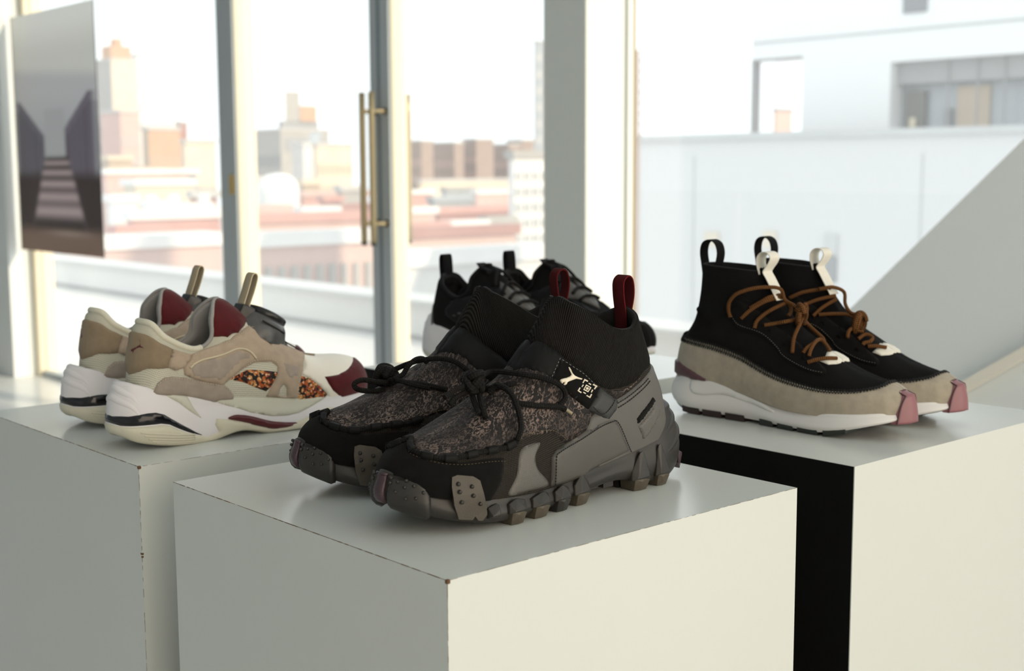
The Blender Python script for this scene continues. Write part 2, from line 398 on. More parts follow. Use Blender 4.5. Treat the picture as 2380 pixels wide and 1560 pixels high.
def densify(P, res):
    out = []
    for a, b in zip(P, np.roll(P, -1, 0)):
        n = max(1, int(math.ceil(np.linalg.norm(b-a)/res))); out += [a+(b-a)*i/n for i in range(n)]
    return np.array(out)
def panel(name, sf, poly, mat, parent, off=.0012, my=1, res=.0032, bev=.0012, base=-.0006, smooth=False, holes=(), uvrot=0, wave=None):
    """raised piece of material lying on surface sf, outline given in (s, t)"""
    def prep(p, sm):
        p = np.array(p, float); q = np.stack([sf.s2u(p[:, 0]), p[:, 1]*sf.H], 1)
        if sm: q = cr_curve(q, 5, True)
        return densify(q, res)
    Q = prep(poly, smooth); Hs = [prep(h, smooth) for h in holes]
    if ((Q[:, 0]*np.roll(Q[:, 1], -1)-np.roll(Q[:, 0], -1)*Q[:, 1]).sum()) < 0: Q = Q[::-1]
    loops = [Q] + Hs
    lo, hi = Q.min(0), Q.max(0); gx, gy = np.meshgrid(np.arange(lo[0]+res/2, hi[0], res), np.arange(lo[1]+res/2, hi[1], res)); gx[::2] += res*.25; gx[1::2] -= res*.25
    gx, gy = gx.ravel(), gy.ravel(); k = inpoly(gx, gy, Q)
    for h in Hs: k &= ~inpoly(gx, gy, h)
    gx, gy = gx[k], gy[k]
    if len(gx):
        dd = np.min([segdist(gx, gy, l) for l in loops], 0); k = dd > res*.45; gx, gy = gx[k], gy[k]
    pts = []; edges = []
    for l in loops:
        n0 = len(pts); pts += [tuple(p) for p in l]; edges += [(n0+i, n0+(i+1) % len(l)) for i in range(len(l))]
    pts += list(zip(gx, gy))
    r = geometry.delaunay_2d_cdt([Vector((float(a), float(b))) for a, b in pts], edges, [], 0, 1e-7)
    P2 = np.array([tuple(v) for v in r[0]]); tri = np.array([tuple(f) for f in r[2]]); c = P2[tri].mean(1)
    k = inpoly(c[:, 0], c[:, 1], Q)
    for h in Hs: k &= ~inpoly(c[:, 0], c[:, 1], h)
    tri = tri[k]
    a = P2[tri]; ar = (a[:, 1, 0]-a[:, 0, 0])*(a[:, 2, 1]-a[:, 0, 1])-(a[:, 2, 0]-a[:, 0, 0])*(a[:, 1, 1]-a[:, 0, 1])
    tri = tri[np.abs(ar) > 1e-12]; ar = ar[np.abs(ar) > 1e-12]; tri[ar < 0] = tri[ar < 0][:, ::-1]
    s = sf.u2s(P2[:, 0]); t = np.clip(P2[:, 1]/sf.H, 0, 1)
    dmin = None
    for l in loops:
        tt = l[:, 1]/sf.H; nt_ = np.roll(tt, -1); skip = ((tt > .998) & (nt_ > .998)) | ((tt < .002) & (nt_ < .002))
        us = l[:, 0]; nu = np.roll(us, -1)
        for e in (sf.L, -sf.L): skip |= (np.abs(us-e) < 1e-6) & (np.abs(nu-e) < 1e-6)
        d = segdist(P2[:, 0], P2[:, 1], l, skip); dmin = d if dmin is None else np.minimum(dmin, d)
    f = np.clip(1-dmin/max(bev, 1e-9), 0, 1); ov = off - (off-base)*.55*f*f
    if wave is not None: ov = ov + wave(P2[:, 0], P2[:, 1])
    top = sf.pt(s, t, ov); bot = sf.pt(s, t, np.full(len(s), base)); n = len(P2)
    cnt = {}
    for x, y, z in tri:
        for e in ((x, y), (y, z), (z, x)): cnt[e] = cnt.get(e, 0)+1
    bd = [e for e in cnt if (e[1], e[0]) not in cnt]
    ids = sorted({i for e in bd for i in e}); mp = {v: n+i for i, v in enumerate(ids)}
    V = np.vstack([top, bot[ids]])*[1, my, 1]
    Fc = [tuple(x) for x in tri] + [(b, a_, mp[a_], mp[b]) for a_, b in bd]
    uvv = np.vstack([P2, P2[ids]])
    if uvrot: cs, sn = math.cos(uvrot), math.sin(uvrot); uvv = uvv@np.array([[cs, sn], [-sn, cs]])
    # orientation check against the surface normal
    x, y, z = tri[0]; nn = np.cross(top[y]-top[x], top[z]-top[x]); fl = (nn@sf.nrm(s[x:x+1], t[x:x+1])[0]) < 0
    return mesh(name, V, Fc, mat, parent, uvv, flip=fl != (my < 0))
def mir(path): return [(-s, t) for s, t in path][::-1]          # across the heel line
def mirt(path): return [(2-s, t) for s, t in path][::-1]        # across the toe line
def on(sf, path, off=.001, per=4):
    q = cr_curve(np.array(path, float), per); return sf.pt(q[:, 0], q[:, 1], np.full(len(q), off))
def resample(P, step):
    P = np.asarray(P, float); a = np.concatenate([[0], np.cumsum(np.linalg.norm(np.diff(P, axis=0), axis=1))]); n = max(2, int(a[-1]/step)+1); x = np.linspace(0, a[-1], n)
    return np.stack([np.interp(x, a, P[:, i]) for i in range(P.shape[1])], 1)
def stitches(name, sf, paths, mat, parent, my=1, off=.0014, step=.0032, ln=.0020, r=.0004):
    V = []; Fc = []
    for path in paths:
        P = resample(on(sf, path, off, 8), step/4)
        for i in range(0, len(P)-3, 4):
            a, b = P[i], P[min(i+int(4*ln/step+.5), len(P)-1)]; v = b-a
            if np.linalg.norm(v) < 1e-6: continue
            q = np.array([a, (a+b)/2, b]); vv, ff, _ = tube_data(q, [r*.6, r, r*.6], 5); k = len(V); V += vv.tolist(); Fc += [tuple(j+k for j in f) for f in ff]
    o = mesh(name, np.array(V)*[1, my, 1], Fc, mat, parent, flip=my < 0); o['kind'] = 'stuff'; return o
def join_tubes(name, lst, mat, parent, my=1, seg=7):
    V = np.zeros((0, 3)); Fc = []; UV = np.zeros((0, 2))
    for P, r in lst:
        v, f, u = tube_data(P, r, seg); k = len(V); V = np.vstack([V, v]); UV = np.vstack([UV, u]); Fc += [tuple(j+k for j in q) for q in f]
    return mesh(name, V*[1, my, 1], Fc, mat, parent, UV, flip=my < 0)
# ---------------------------------------------------------------- the room shell
def struct(o): o['kind'] = 'structure'; return o
YW = 2.80                                    # plane of the glazed wall
struct(box('floor', (-9.2, -4.2, -.1), (2.6, YW+.14, 0), 'floor'))
struct(box('ceiling', (-9.2, -4.2, 3.0), (2.6, YW+.30, 3.15), 'ceiling'))
struct(box('wall_back', (-9.2, -4.2, 0), (2.6, -4.05, 3.0), 'wall'))
struct(box('wall_right', (2.45, -4.05, 0), (2.6, YW+.3, 3.0), 'wall'))
struct(box('wall_left', (-9.2, -4.05, 0), (-9.05, YW+.14, 3.0), 'wall'))
struct(box('wall_front', (-9.05, YW-.10, 0), (-7.06, YW+.14, 3.0), 'wall'))
tr1 = struct(box('trim_1', (-7.06, YW+.02, 0), (-7.00, YW+.12, 3.0), 'sunlit_edge'))
# glazed wall: two posts with a groove, a wide column, panes between them
def post(name, x0, x1, depth, groove):
    o = struct(box(name, (x0, YW, 0), (x1, YW+depth, 3.0), 'frame', bevel=.004))
    w = (x1-x0)
    if groove: box('groove', (x0+w*.42, YW-.0015, .01), (x0+w*.56, YW+.004, 2.99), 'groove', o)
    box('sunlit_edge_strip', (x1-.0005, YW+.012, .01), (x1+.006, YW+depth-.004, 2.99), 'sunlit_edge', o)
    return o
p1 = post('trim_2', -4.975, -4.845, .10, False)
p2 = post('trim_3', -3.905, -3.79, .075, True)
struct(box('trim_4', (-3.005, YW, 0), (-2.822, YW+.165, 3.0), 'column', bevel=.003))
t5 = struct(box('trim_5', (-2.850, YW+.172, 0), (-2.816, YW+.198, 3.0), 'column', bevel=.003))
struct(box('trim_6', (-2.85, YW+.198, 0), (-2.815, YW+.206, 3.0), 'brass'))
for k, (x0, x1, y) in enumerate(((-7.0, -4.975, YW+.05), (-4.838, -3.905, YW+.04), (-3.782, -3.005, YW+.04), (-2.812, 2.4, YW+.21))):
    struct(box('window_%d' % (k+1), (x0, y, .03), (x1, y+.01, 2.98), 'glass'))
struct(box('trim_7', (-7.0, YW+.03, 0), (-3.0, YW+.08, .03), 'frame'))
struct(box('trim_8', (-2.77, YW+.18, 0), (2.4, YW+.24, .03), 'frame'))
# keyhole plate on the left post
k = box('lock_plate', (-4.893, YW-.004, 1.0), (-4.863, YW+.0005, 1.08), 'gold', bevel=.0015)
tag(k, 'small brass lock plate on the grey window post beside the poster', 'lock')
# pull handles
def handle(x, side, label):
    z0, z1 = .845, 1.365; d = .060; y = YW-d if side < 0 else YW+.075+d
    h = empty('door_handle', (x, YW if side < 0 else YW+.075, (z0+z1)/2))
    zz = (z1-z0)/2
    a = np.linspace(-zz, zz, 9); yl = -d if side < 0 else d
    tube('grip_bar', [(0, yl, v) for v in a], .0115, 'brass', h, 14)
    for v in (-zz+.065, zz-.065):
        tube('standoff', [(0, yl*t_, v) for t_ in np.linspace(.02, 1, 5)], .0075, 'brass', h, 12)
        tube('rosette', [(0, yl*t_, v) for t_ in (0.001, .04)], .013, 'steel', h, 14)
    tube('end_cap', [(0, yl, v) for v in (-zz-.012, -zz+.002)], .0097, 'steel', h, 14)
    tag(h, label, 'handle', 'brass door pull handles'); return h
handle(-3.812, -1, 'brass bar pull handle fixed on the right edge of the grooved window post')
handle(-3.868, -1, 'brass bar pull handle fixed on the left edge of the grooved window post')
handle(-3.862, 1, 'pale brass pull handle outside, seen through the glass right of the grooved post')
# sloping parapet of a stair, right
def prism(name, prof, y0, y1, mat, parent=None):
    n = len(prof); V = [(x, y0, z) for x, z in prof] + [(x, y1, z) for x, z in prof]
    Fc = [tuple(range(n)), tuple(range(2*n-1, n-1, -1))] + [(i, i+n, (i+1) % n+n, (i+1) % n) for i in range(n)]
    return mesh(name, V, Fc, mat, parent, smooth=False)
st = tag(prism('stair_parapet', [(-2.48, 0), (.6, 0), (.6, 2.92), (-2.48, .03)], 2.46, 2.60, 'wall'), 'white stair parapet with a sloping top edge in front of the window', 'parapet')
tag(prism('sun_streak_strip', [(-2.2, .108), (.55, 1.912), (.55, 1.936), (-2.2, .132)], 2.425, 2.458, 'sun_streak'), 'narrow pale strip added as a painted sun streak on the white stair parapet', 'sun_streak')  # added strip: a sun streak on the wall put into shape and colour
# poster with a print of a staircase
PX0, PX1, PZ0, PZ1 = -7.02, -6.015, .683, 1.893
po = empty('poster', ((PX0+PX1)/2, YW-.03, PZ0))
for a_, b_ in ((PX0, PX0+.006), (PX1-.006, PX1)): box('edge_strip', (a_-po.location.x, -.0135, 0), (b_-po.location.x, -.0115, PZ1-PZ0), 'steel', po)
def poster_print():
    nx, nz = 120, 150; u, v = np.meshgrid(np.linspace(0, 1, nx+1), np.linspace(0, 1, nz+1), indexing='ij')
    def sm(x, a, b): t = np.clip((x-a)/(b-a), 0, 1); return t*t*(3-2*t)
    def mixc(c, col, k): return c*(1-k[..., None]) + np.array(lin(col)[:3])*k[..., None]
    c = np.ones(u.shape+(3,))*np.array(lin('f4f5f2')[:3])
    c = mixc(c, 'dcdcda', sm(v, .98, .80)); c = mixc(c, 'c2c3c8', sm(v, .80-.05*u, .74-.05*u))
    c = mixc(c, 'b2b4bb', sm(v, .7, .45))
    # side walls and rails
    lz = .66-.42*u; c = mixc(c, '6d6a76', (v < .64-.5*np.clip(u-.06, 0, 1)).astype(float)*(u < .36)*sm(u, .0, .06)); c = mixc(c, '3b3740', (v < .60-.5*np.clip(u-.06, 0, 1)).astype(float)*(u < .34)*(np.sin(u*220) > .1)*.6)
    ur = 1-u; c = mixc(c, '736c7a', (v < .66-.5*np.clip(ur-.10, 0, 1)).astype(float)*(ur < .40)*sm(ur, .0, .1)); c = mixc(c, '3f3945', (v < .62-.5*np.clip(ur-.1, 0, 1)).astype(float)*(ur < .38)*(np.sin(u*220) > .1)*.6)
    c = mixc(c, 'b2b4b9', (np.abs(u-.49) < .12).astype(float)*(v > .40)*(v < .60))
    # treads
    hw = .13+.62*np.clip(.42-v, 0, 1); ins = sm(hw-np.abs(u-.5), -.02, .03)
    c = mixc(c, '2b2326', sm(v, .41, .39)*ins); c = mixc(c, '3a2e30', sm(v, .36, .30)*(1-ins))
    for z, th in ((.375, .010), (.335, .013), (.288, .017), (.235, .022), (.175, .028)):
        c = mixc(c, 'c0aeb2', np.exp(-((v-z)/th)**2)*ins*.85)
    c = mixc(c, '7d675c', sm(v, .13, .06)); c = mixc(c, 'b09d94', np.exp(-((v-.085)/.012)**2)*np.exp(-((u-.6)/.25)**2)*.6)
    V = np.stack([(u-.5)*(PX1-PX0)*.992, np.full(u.shape, -.0128), .004+v*(PZ1-PZ0)*.994], -1).reshape(-1, 3); k_ = nz+1
    Fc = [(i*k_+j, (i+1)*k_+j, (i+1)*k_+j+1, i*k_+j+1) for i in range(nx) for j in range(nz)]
    q = NB('staircase_print'); at = q.n('ShaderNodeAttribute', attribute_name='print'); q.col(at.outputs[0]); q.set(Roughness=.45); tl = q.n('ShaderNodeBsdfTranslucent'); q.link(at.outputs[0], tl.inputs[0]); mx = q.n('ShaderNodeMixShader', i_0=.30, i_1=q.b.outputs[0], i_2=tl.outputs[0]); q.link(mx.outputs[0], q.t.nodes['Material Output'].inputs[0])
    o = mesh('print', V, Fc, q.m, po, smooth=False)
    a = o.data.color_attributes.new('print', 'FLOAT_COLOR', 'POINT'); a.data.foreach_set('color', np.concatenate([c, np.ones(u.shape+(1,))], -1).reshape(-1))
poster_print()
for dx in (.12, .88):
    tube('hanging_wire', [((dx-.5)*(PX1-PX0), -.002, PZ1-PZ0-.01), ((dx-.5)*(PX1-PX0), -.002, 3.0-PZ0)], .0012, 'steel', po, 5)
tag(po, 'grey poster of a dark staircase hanging before the left window', 'poster')
# ---------------------------------------------------------------- pedestals
PS = .395
def pedestal(x1, y0, black_face, label, sx=PS, sy=PS):
    """x1 = face towards the assumed side light, y0 = face towards the camera's left"""
    x0 = x1-sx; y1 = y0+sy; p = empty('pedestal', ((x0+x1)/2, (y0+y1)/2, 0)); cx, cy = p.location.x, p.location.y; th = .018; e = .0011
    L = lambda a: (a[0]-cx, a[1]-cy, a[2])
    top = box('top_panel', L((x0, y0, ZT-th)), L((x1, y1, ZT)), 'laminate', p)
    box('side_panel', L((x0, y0, 0)), L((x1-th, y0+th, ZT-th)), 'black_laminate' if black_face else 'laminate', p)
    box('side_panel', L((x1-th, y0, 0)), L((x1, y1, ZT-th)), 'laminate', p)
    box('side_panel', L((x0, y1-th, 0)), L((x1-th, y1, ZT-th)), 'laminate', p)
    box('side_panel', L((x0, y0+th, 0)), L((x0+th, y1-th, ZT-th)), 'laminate', p)
    if black_face:   # black paint runs over the front edge of the top
        box('edge_band', L((x0, y0-.0006, ZT-th)), L((x1-e, y0+.0001, ZT-.0004)), 'black_laminate', top)
        box('corner_strip', L((x1-th-.001, y0-.0006, 0)), L((x1-e, y0+.0005, ZT-th)), 'black_laminate', p)
    else:
        # worn arrises showing brown board
        E = []
        def run(a, b, ax, sk=.04, ww=(.00012, .00016, .00024)):
            n = 90
            for i in range(n):
                if random.random() < sk: continue
                w = random.choice(ww); f0, f1 = i/n, (i+1)/n
                q0 = [a[j]+(b[j]-a[j])*f0 for j in range(3)]; q1 = [a[j]+(b[j]-a[j])*f1 for j in range(3)]
                E.append((L(tuple(min(u, v)-w for u, v in zip(q0, q1))), L(tuple(max(u, v)+w for u, v in zip(q0, q1)))))
        i_ = .00002
        run((x1-i_, y0+i_, ZT-i_), (x0, y0+i_, ZT-i_), 0); run((x1-i_, y0+i_, ZT-i_), (x1-i_, y1, ZT-i_), 1, .35, (.00008, .0001, .00013))
        run((x1-i_, y0+i_, ZT-i_), (x1-i_, y0+i_, ZT-.35), 2, .25, (.00008, .00012, .00016))
        o = boxes('worn_edge', E, 'edge', p); o['kind'] = 'stuff'; o['label'] = 'chipped brown board core along the arrises'
        for dx, dz, s_ in ((0, 0, .0026), (.001, -.085, .0018), (0, -.088, .0016)):
            box('chip', L((x1-s_-dx, y0-.0005, ZT-s_+dz)), L((x1+.0005, y0+s_, ZT+.0004+dz)), 'edge', p, bevel=.0005, seg=1)
    tag(p, label, 'pedestal', 'square display pedestals'); return p
pedestal(-.6922, .5544, False, 'white square pedestal nearest the camera, carrying the black trail boots')
pedestal(-1.1669, .560, False, 'white square pedestal at the left, carrying the beige suede runners')
pedestal(-.7058, 1.0574, True, 'white square pedestal with one black side, carrying the black knit sock shoes at right')
pedestal(-1.1838, 1.0897, True, 'white square pedestal at the back, carrying the black runners with white soles', sx=.3676)
# ---------------------------------------------------------------- outside: terrace and city
def dirn(px, py=780.0):
    return FWD + (px-W/2)/FPX*RIGHT - (py-H/2)/FPX*UP
def at(px, d):                 # ground position in direction px at distance d
    v = dirn(px); h = math.hypot(v[0], v[1]); return np.array([v[0]/h*d, v[1]/h*d])
def zat(px, py, xy):           # height seen at image row py above ground position xy
    v = dirn(px, py); return CAM[2] + v[2]/math.hypot(v[0], v[1])*math.hypot(xy[0], xy[1])
def bm_(n, c, r=.8, na=.08, ns=.5):
    q = lin(c); g = sum(q[:3])/3; q = tuple(.82*(x*.72+g*.28)+.18*.75 for x in q[:3]) + (1,)      # haze put into the colour: greyed and lifted towards pale
    return plain(n, q, r, ns=ns, na=na)
BM = dict(tan=bm_('tan_brick','b59a78'), orange=bm_('ochre_brick','c98a4c'), cream=bm_('cream_stone','d9c7a6'), grey=bm_('grey_stone','9c9994'), brown=bm_('brown_brick','94705c'),
          red=bm_('red_brick','a2503f'), pink=bm_('pink_render','d0a092'), white=bm_('white_render','e4e4e2'), pale=bm_('pale_render','cfcfcd'), slate=bm_('slate_roof','868a92'), glassy=bm_('blue_glass','8e9aa6',.2), win=bm_('window_glass_dark','58606a',.15), winp=bm_('pale_blind','aeb2b4',.4), salmon=bm_('salmon_brick','c8796a'), roof=bm_('flat_roof','b9b6b2'),
          panel=bm_('white_panel','c2c4c6',.5,.01), soffit=bm_('grey_soffit','8c8e92'), ground=bm_('street','b8a9a2'), teal=bm_('teal_metal','a9bcba'), dark=bm_('dark_room','2c332d'), lamp=bm_('lamp_shade','d8c79a'))
struct(box('terrace_floor', (-30, YW+.14, -.12), (12, 5.9, 0), BM['pale']))
c0 = struct(box('terrace_kerb', (-30, 5.24, -.02), (12, 5.50, .235), BM['white']))
box('kerb_cap', (-30, 5.20, .235), (12, 5.54, .262), BM['panel'], c0)
box('kerb_shade_strip', (-30, 5.225, .0), (12, 5.245, .03), BM['soffit'], c0)  # dark strip at the kerb foot, shade put into its colour
x = -13.0; i = 0
while i < 6:
    g = tag(box('railing_pane', (x, 5.36, .262), (x+1.72, 5.372, .98), 'rail_glass'), '%s clear glass railing pane from the left on the white terrace kerb' % ('first', 'second', 'third', 'fourth', 'fifth', 'sixth', 'seventh')[i], 'railing', 'glass railing panes on the terrace kerb'); x += 1.74; i += 1
struct(box('city_ground', (-900, 8, -30.2), (400, 900, -30), BM['ground']))
_wm = {}
def winmesh(w, h, axis):
    k = (round(w, 3), round(h, 3), axis)
    if k not in _wm:
        d = .12
        lo, hi = ((-w/2, -d, -h/2), (w/2, d, h/2)) if axis == 0 else ((-d, -w/2, -h/2), (d, w/2, h/2))
        me = bpy.data.meshes.new('window'); me.from_pydata(boxv(lo, hi), [], BF); _wm[k] = me
    return _wm[k]
def add_windows(p, face, size, z0, z1, nx, nz, fw, fh, mat):
    """face 'y': the -Y side, face 'x': the +X side; local frame of p has the near corner at the origin"""
    px_, pz = size/nx, (z1-z0)/nz
    for a in range(nx):
        for b in range(nz):
            me = winmesh(px_*fw, pz*fh, 0 if face == 'y' else 1)
            if not me.materials: me.materials.append(BM[mat])
            o = bpy.data.objects.new('window', me); u = (a+.5)*px_
            o.location = (-u, 0, z0+(b+.5)*pz) if face == 'y' else (0, u, z0+(b+.5)*pz); link(o, p)
            if me.materials[0] != BM[mat]: o.material_slots[0].link = 'OBJECT'; o.material_slots[0].material = BM[mat]
def building(xl, xe, xr, ytop, d, mat, label, name='city_building', mat2=None, wins=(), roof='roof', zb=-30, top=None, cap=None):
    """near upright edge at column xe; -Y face spreads to column xl, +X face to column xr"""
    c = at(xe, d); zt = zat(xe, ytop, c)
    vl = dirn(xl); k = c[1]/vl[1]; wx = max(.5, c[0]-vl[0]*k)
    vr = dirn(xr); k = c[0]/vr[0]; wy = max(.5, vr[1]*k-c[1])
    wx = min(wx, 120); wy = min(wy, 120)
    p = empty(name, (c[0], c[1], zb)); hh = zt-zb
    box('walls', (-wx, 0, 0), (0, wy, hh), BM[mat], p)
    box('roof_parapet', (-wx-.2, -.2, hh), (.2, wy+.2, hh+.5), BM[cap or roof], p)
    for face, n0, n1, nx, nz, fw, fh, wm in wins:
        add_windows(p, face, wx if face == 'y' else wy, hh-n1, hh-n0, nx, nz, fw, fh, wm)
    tag(p, label, 'building', 'city buildings outside the windows'); return p, (c, wx, wy, hh)
# left bay, far to near
building(330, 345, 432, 128, 420, 'white', 'pale white tower block rising behind the ochre tower at left', wins=[('x', 6, 60, 7, 9, .5, .5, 'winp')])
p, (c, wx, wy, hh) = building(246, 284, 338, 140, 330, 'grey', 'tall tower with an ochre crown seen right of the poster', wins=[('x', 14, 60, 5, 10, .45, .6, 'winp'), ('y', 14, 60, 4, 10, .4, .6, 'win')])
box('crown', (-wx*.6, wy*.05, hh), (-.5, wy*.9, hh+3.4), BM['orange'], p); box('lantern', (-wx*.4, wy*.3, hh+3.4), (-wx*.15, wy*.6, hh+5.2), BM['orange'], p)
box('lit_face', (-.05, 0, hh-34), (.10, wy, hh), BM['cream'], p)  # slab with the sun's warmth on this side put into its colour
building(255, 300, 345, 262, 240, 'pink', 'pink rendered block below the tall ochre crowned tower', wins=[('x', 3, 40, 4, 10, .4, .5, 'winp')])
p, (c, wx, wy, hh) = building(348, 362, 435, 302, 210, 'tan', 'ochre brick block left of the grey window post', mat2='orange', wins=[('x', 3, 26, 6, 6, .45, .5, 'tan')])
box('lit_face', (-.05, 0, 0), (.10, wy, hh-.2), BM['orange'], p)  # sunlit side painted as a warmer coloured slab
building(428, 436, 452, 288, 260, 'red', 'thin red chimney block behind the ochre brick block')
building(437, 446, 516, 332, 190, 'cream', 'cream stone block half hidden by the grey window post', wins=[('x', 5, 30, 6, 5, .4, .6, 'grey'), ('y', 4, 30, 2, 5, .4, .6, 'winp')])
building(250, 262, 450, 405, 130, 'pink', 'long low pink roofed block in the left window', roof='white', wins=[('x', 1.2, 6, 10, 2, .5, .5, 'red')])
building(300, 330, 462, 432, 105, 'cream', 'low cream block with red shutters in the left window', roof='white', wins=[('x', 1.0, 4.5, 8, 1, .35, .7, 'salmon')])
building(455, 460, 516, 460, 100, 'red', 'dark red brick block touching the grey window post at left', wins=[('x', .8, 6, 3, 2, .4, .5, 'winp')])
p, (c, wx, wy, hh) = building(305, 318, 520, 512, 72, 'salmon', 'salmon brick block with a white roof in the left window', roof='white', wins=[('x', 1.4, 4.5, 4, 1, .5, .7, 'white')])
for u in (.2, .45, .8): box('roof_hut', (-wx*.8, wy*u, hh+.5), (-wx*.2, wy*(u+.1), hh+1.3), BM['white'], p)
building(60, 100, 520, 588, 52, 'pink', 'nearest pale pink block low in the left window', roof='white', wins=[('x', .8, 3.4, 12, 1, .45, .7, 'salmon')])
# middle bay
p, (c, wx, wy, hh) = building(602, 664, 775, 304, 300, 'grey', 'broad grey stepped tower with a slim top in the middle window', wins=[('y', 4, 40, 5, 7, .4, .5, 'win')])
box('upper_step', (-wx*.15, wy*.05, hh), (-.5, wy*.8, hh+2.2), BM['slate'], p); box('tower', (-wx*.05+.3, wy*.12, hh+2.2), (-.6+.3, wy*.42, hh+8.6), BM['grey'], p); box('tower_side', (-wx*.05+.5, wy*.42, hh+2.2), (-.4, wy*.75, hh+5.6), BM['orange'], p)
box('dark_band', (-.05, wy*.1, hh-4.5), (.12, wy*.95, hh-1.5), BM['slate'], p)
building(594, 597, 612, 345, 330, 'brown', 'brown edge block beside the broad grey stepped tower')
p, (c, wx, wy, hh) = building(690, 715, 792, 338, 240, 'pale', 'pale slanted glass block before the grey stepped tower', roof='pale', wins=[])
V = [(0, 0, hh-12), (0, wy, hh+2.5), (-wx, wy, hh+2.5), (-wx, 0, hh-12), (0, 0, hh-20), (0, wy, hh-20)]
mesh('sloped_roof', [(.1, wy*.0, hh-9), (.1, wy*.55, hh+2.4), (-wx, wy*.55, hh+2.4), (-wx, 0, hh-9)], [(0, 1, 2, 3)], BM['pale'], p, smooth=False)
building(738, 746, 828, 340, 215, 'cream', 'cream block with a regular window grid in the middle window', wins=[('x', 2, 22, 7, 6, .4, .45, 'tan')])
building(598, 600, 640, 420, 150, 'brown', 'small brown block left of the white water tank')
building(700, 712, 860, 458, 120, 'salmon', 'salmon roofed block right of the white water tank', roof='pink', wins=[('x', 1, 6, 6, 1, .4, .6, 'red')])
building(790, 800, 850, 445, 110, 'grey', 'grey block behind the brass handles', wins=[('x', 1, 5, 3, 2, .5, .5, 'winp')])
# white water tank
ct = at(655, 95); zt_ = zat(655, 402, ct); zb_ = zat(655, 492, ct); R_ = 95*48/FPX
tk = empty('water_tank', (ct[0], ct[1], -30))
prof = [(0, zt_), (R_*.5, zt_-.12), (R_*.82, zt_-.45), (R_*.97, zt_-.9), (R_, zt_-1.3), (R_, zb_)]
a = np.linspace(0, 2*math.pi, 33)[:-1]; V = [(r*math.cos(t), r*math.sin(t), z+30) for r, z in prof for t in a]
mesh('dome', V, [(i*32+j, (i+1)*32+j, (i+1)*32+(j+1) % 32, i*32+(j+1) % 32) for i in range(len(prof)-1) for j in range(32)], BM['white'], tk)
tube('drum', [(0, 0, 0), (0, 0, zb_+30)], R_*.96, BM['teal'], tk, 24)
tag(tk, 'round white domed water tank between the grey posts', 'tank')
building(596, 606, 862, 520, 70, 'pink', 'wide pale block with a rust roof line in the middle window', roof='salmon', wins=[('x', 1.0, 3.0, 10, 1, .3, .6, 'salmon')])
building(560, 580, 870, 576, 46, 'pink', 'nearest block with a row of square windows in the middle window', roof='white', wins=[('x', .55, 1.85, 10, 1, .42, .75, 'grey'), ('x', 2.6, 4.0, 10, 1, .42, .75, 'salmon')])
# right-hand bay of the glazing
for k, (a0, a1, a2, yt) in enumerate(((948, 985, 1012, 330), (1005, 1060, 1082, 334), (1078, 1110, 1150, 326), (1145, 1185, 1212, 338), (1180, 1215, 1242, 328))):
    building(a0, a1, a2, yt, 330+k*9, 'brown', ['tallest brown brick slab at the left end of the brown skyline row','second brown brick slab of the brown skyline row','middle brown brick slab of the brown skyline row','fourth brown brick slab of the brown skyline row','brown brick slab at the right end of the brown skyline row'][k], wins=[('y', 3, 40, 5, 9, .4, .45, 'pink')])
building(975, 985, 1195, 424, 210, 'cream', 'long cream low block under the brown skyline row', wins=[('x', 2, 14, 14, 3, .4, .5, 'tan')])
building(945, 950, 1010, 452, 150, 'salmon', 'salmon block behind the outer pale handle', roof='white')
building(1000, 1012, 1100, 470, 130, 'slate', 'slate roofed block in front of the long cream block', roof='glassy')
building(1015, 1022, 1195, 498, 100, 'red', 'red brick block in front of the slate roofed block', roof='salmon', wins=[('x', 1, 7, 9, 2, .35, .5, 'pink')])
building(935, 945, 1200, 556, 62, 'pink', 'pale pink roofed block just above the black runners', roof='red', wins=[('x', .7, 3, 9, 1, .5, .7, 'winp')])
building(925, 935, 1265, 622, 40, 'pale', 'plain pale grey block low in the window behind the black runners', roof='white')
building(1243, 1246, 1275, 98, 400, 'glassy', 'slim glass skyscraper beside the wide white column', roof='grey', wins=[('x', 2, 60, 2, 12, .7, .5, 'winp'), ('y', 2, 60, 2, 12, .7, .5, 'winp')])
building(1192, 1196, 1275, 368, 85, 'white', 'white grid fronted block beside the wide white column', roof='grey', wins=[('x', .6, 8.6, 4, 8, .62, .5, 'winp')])
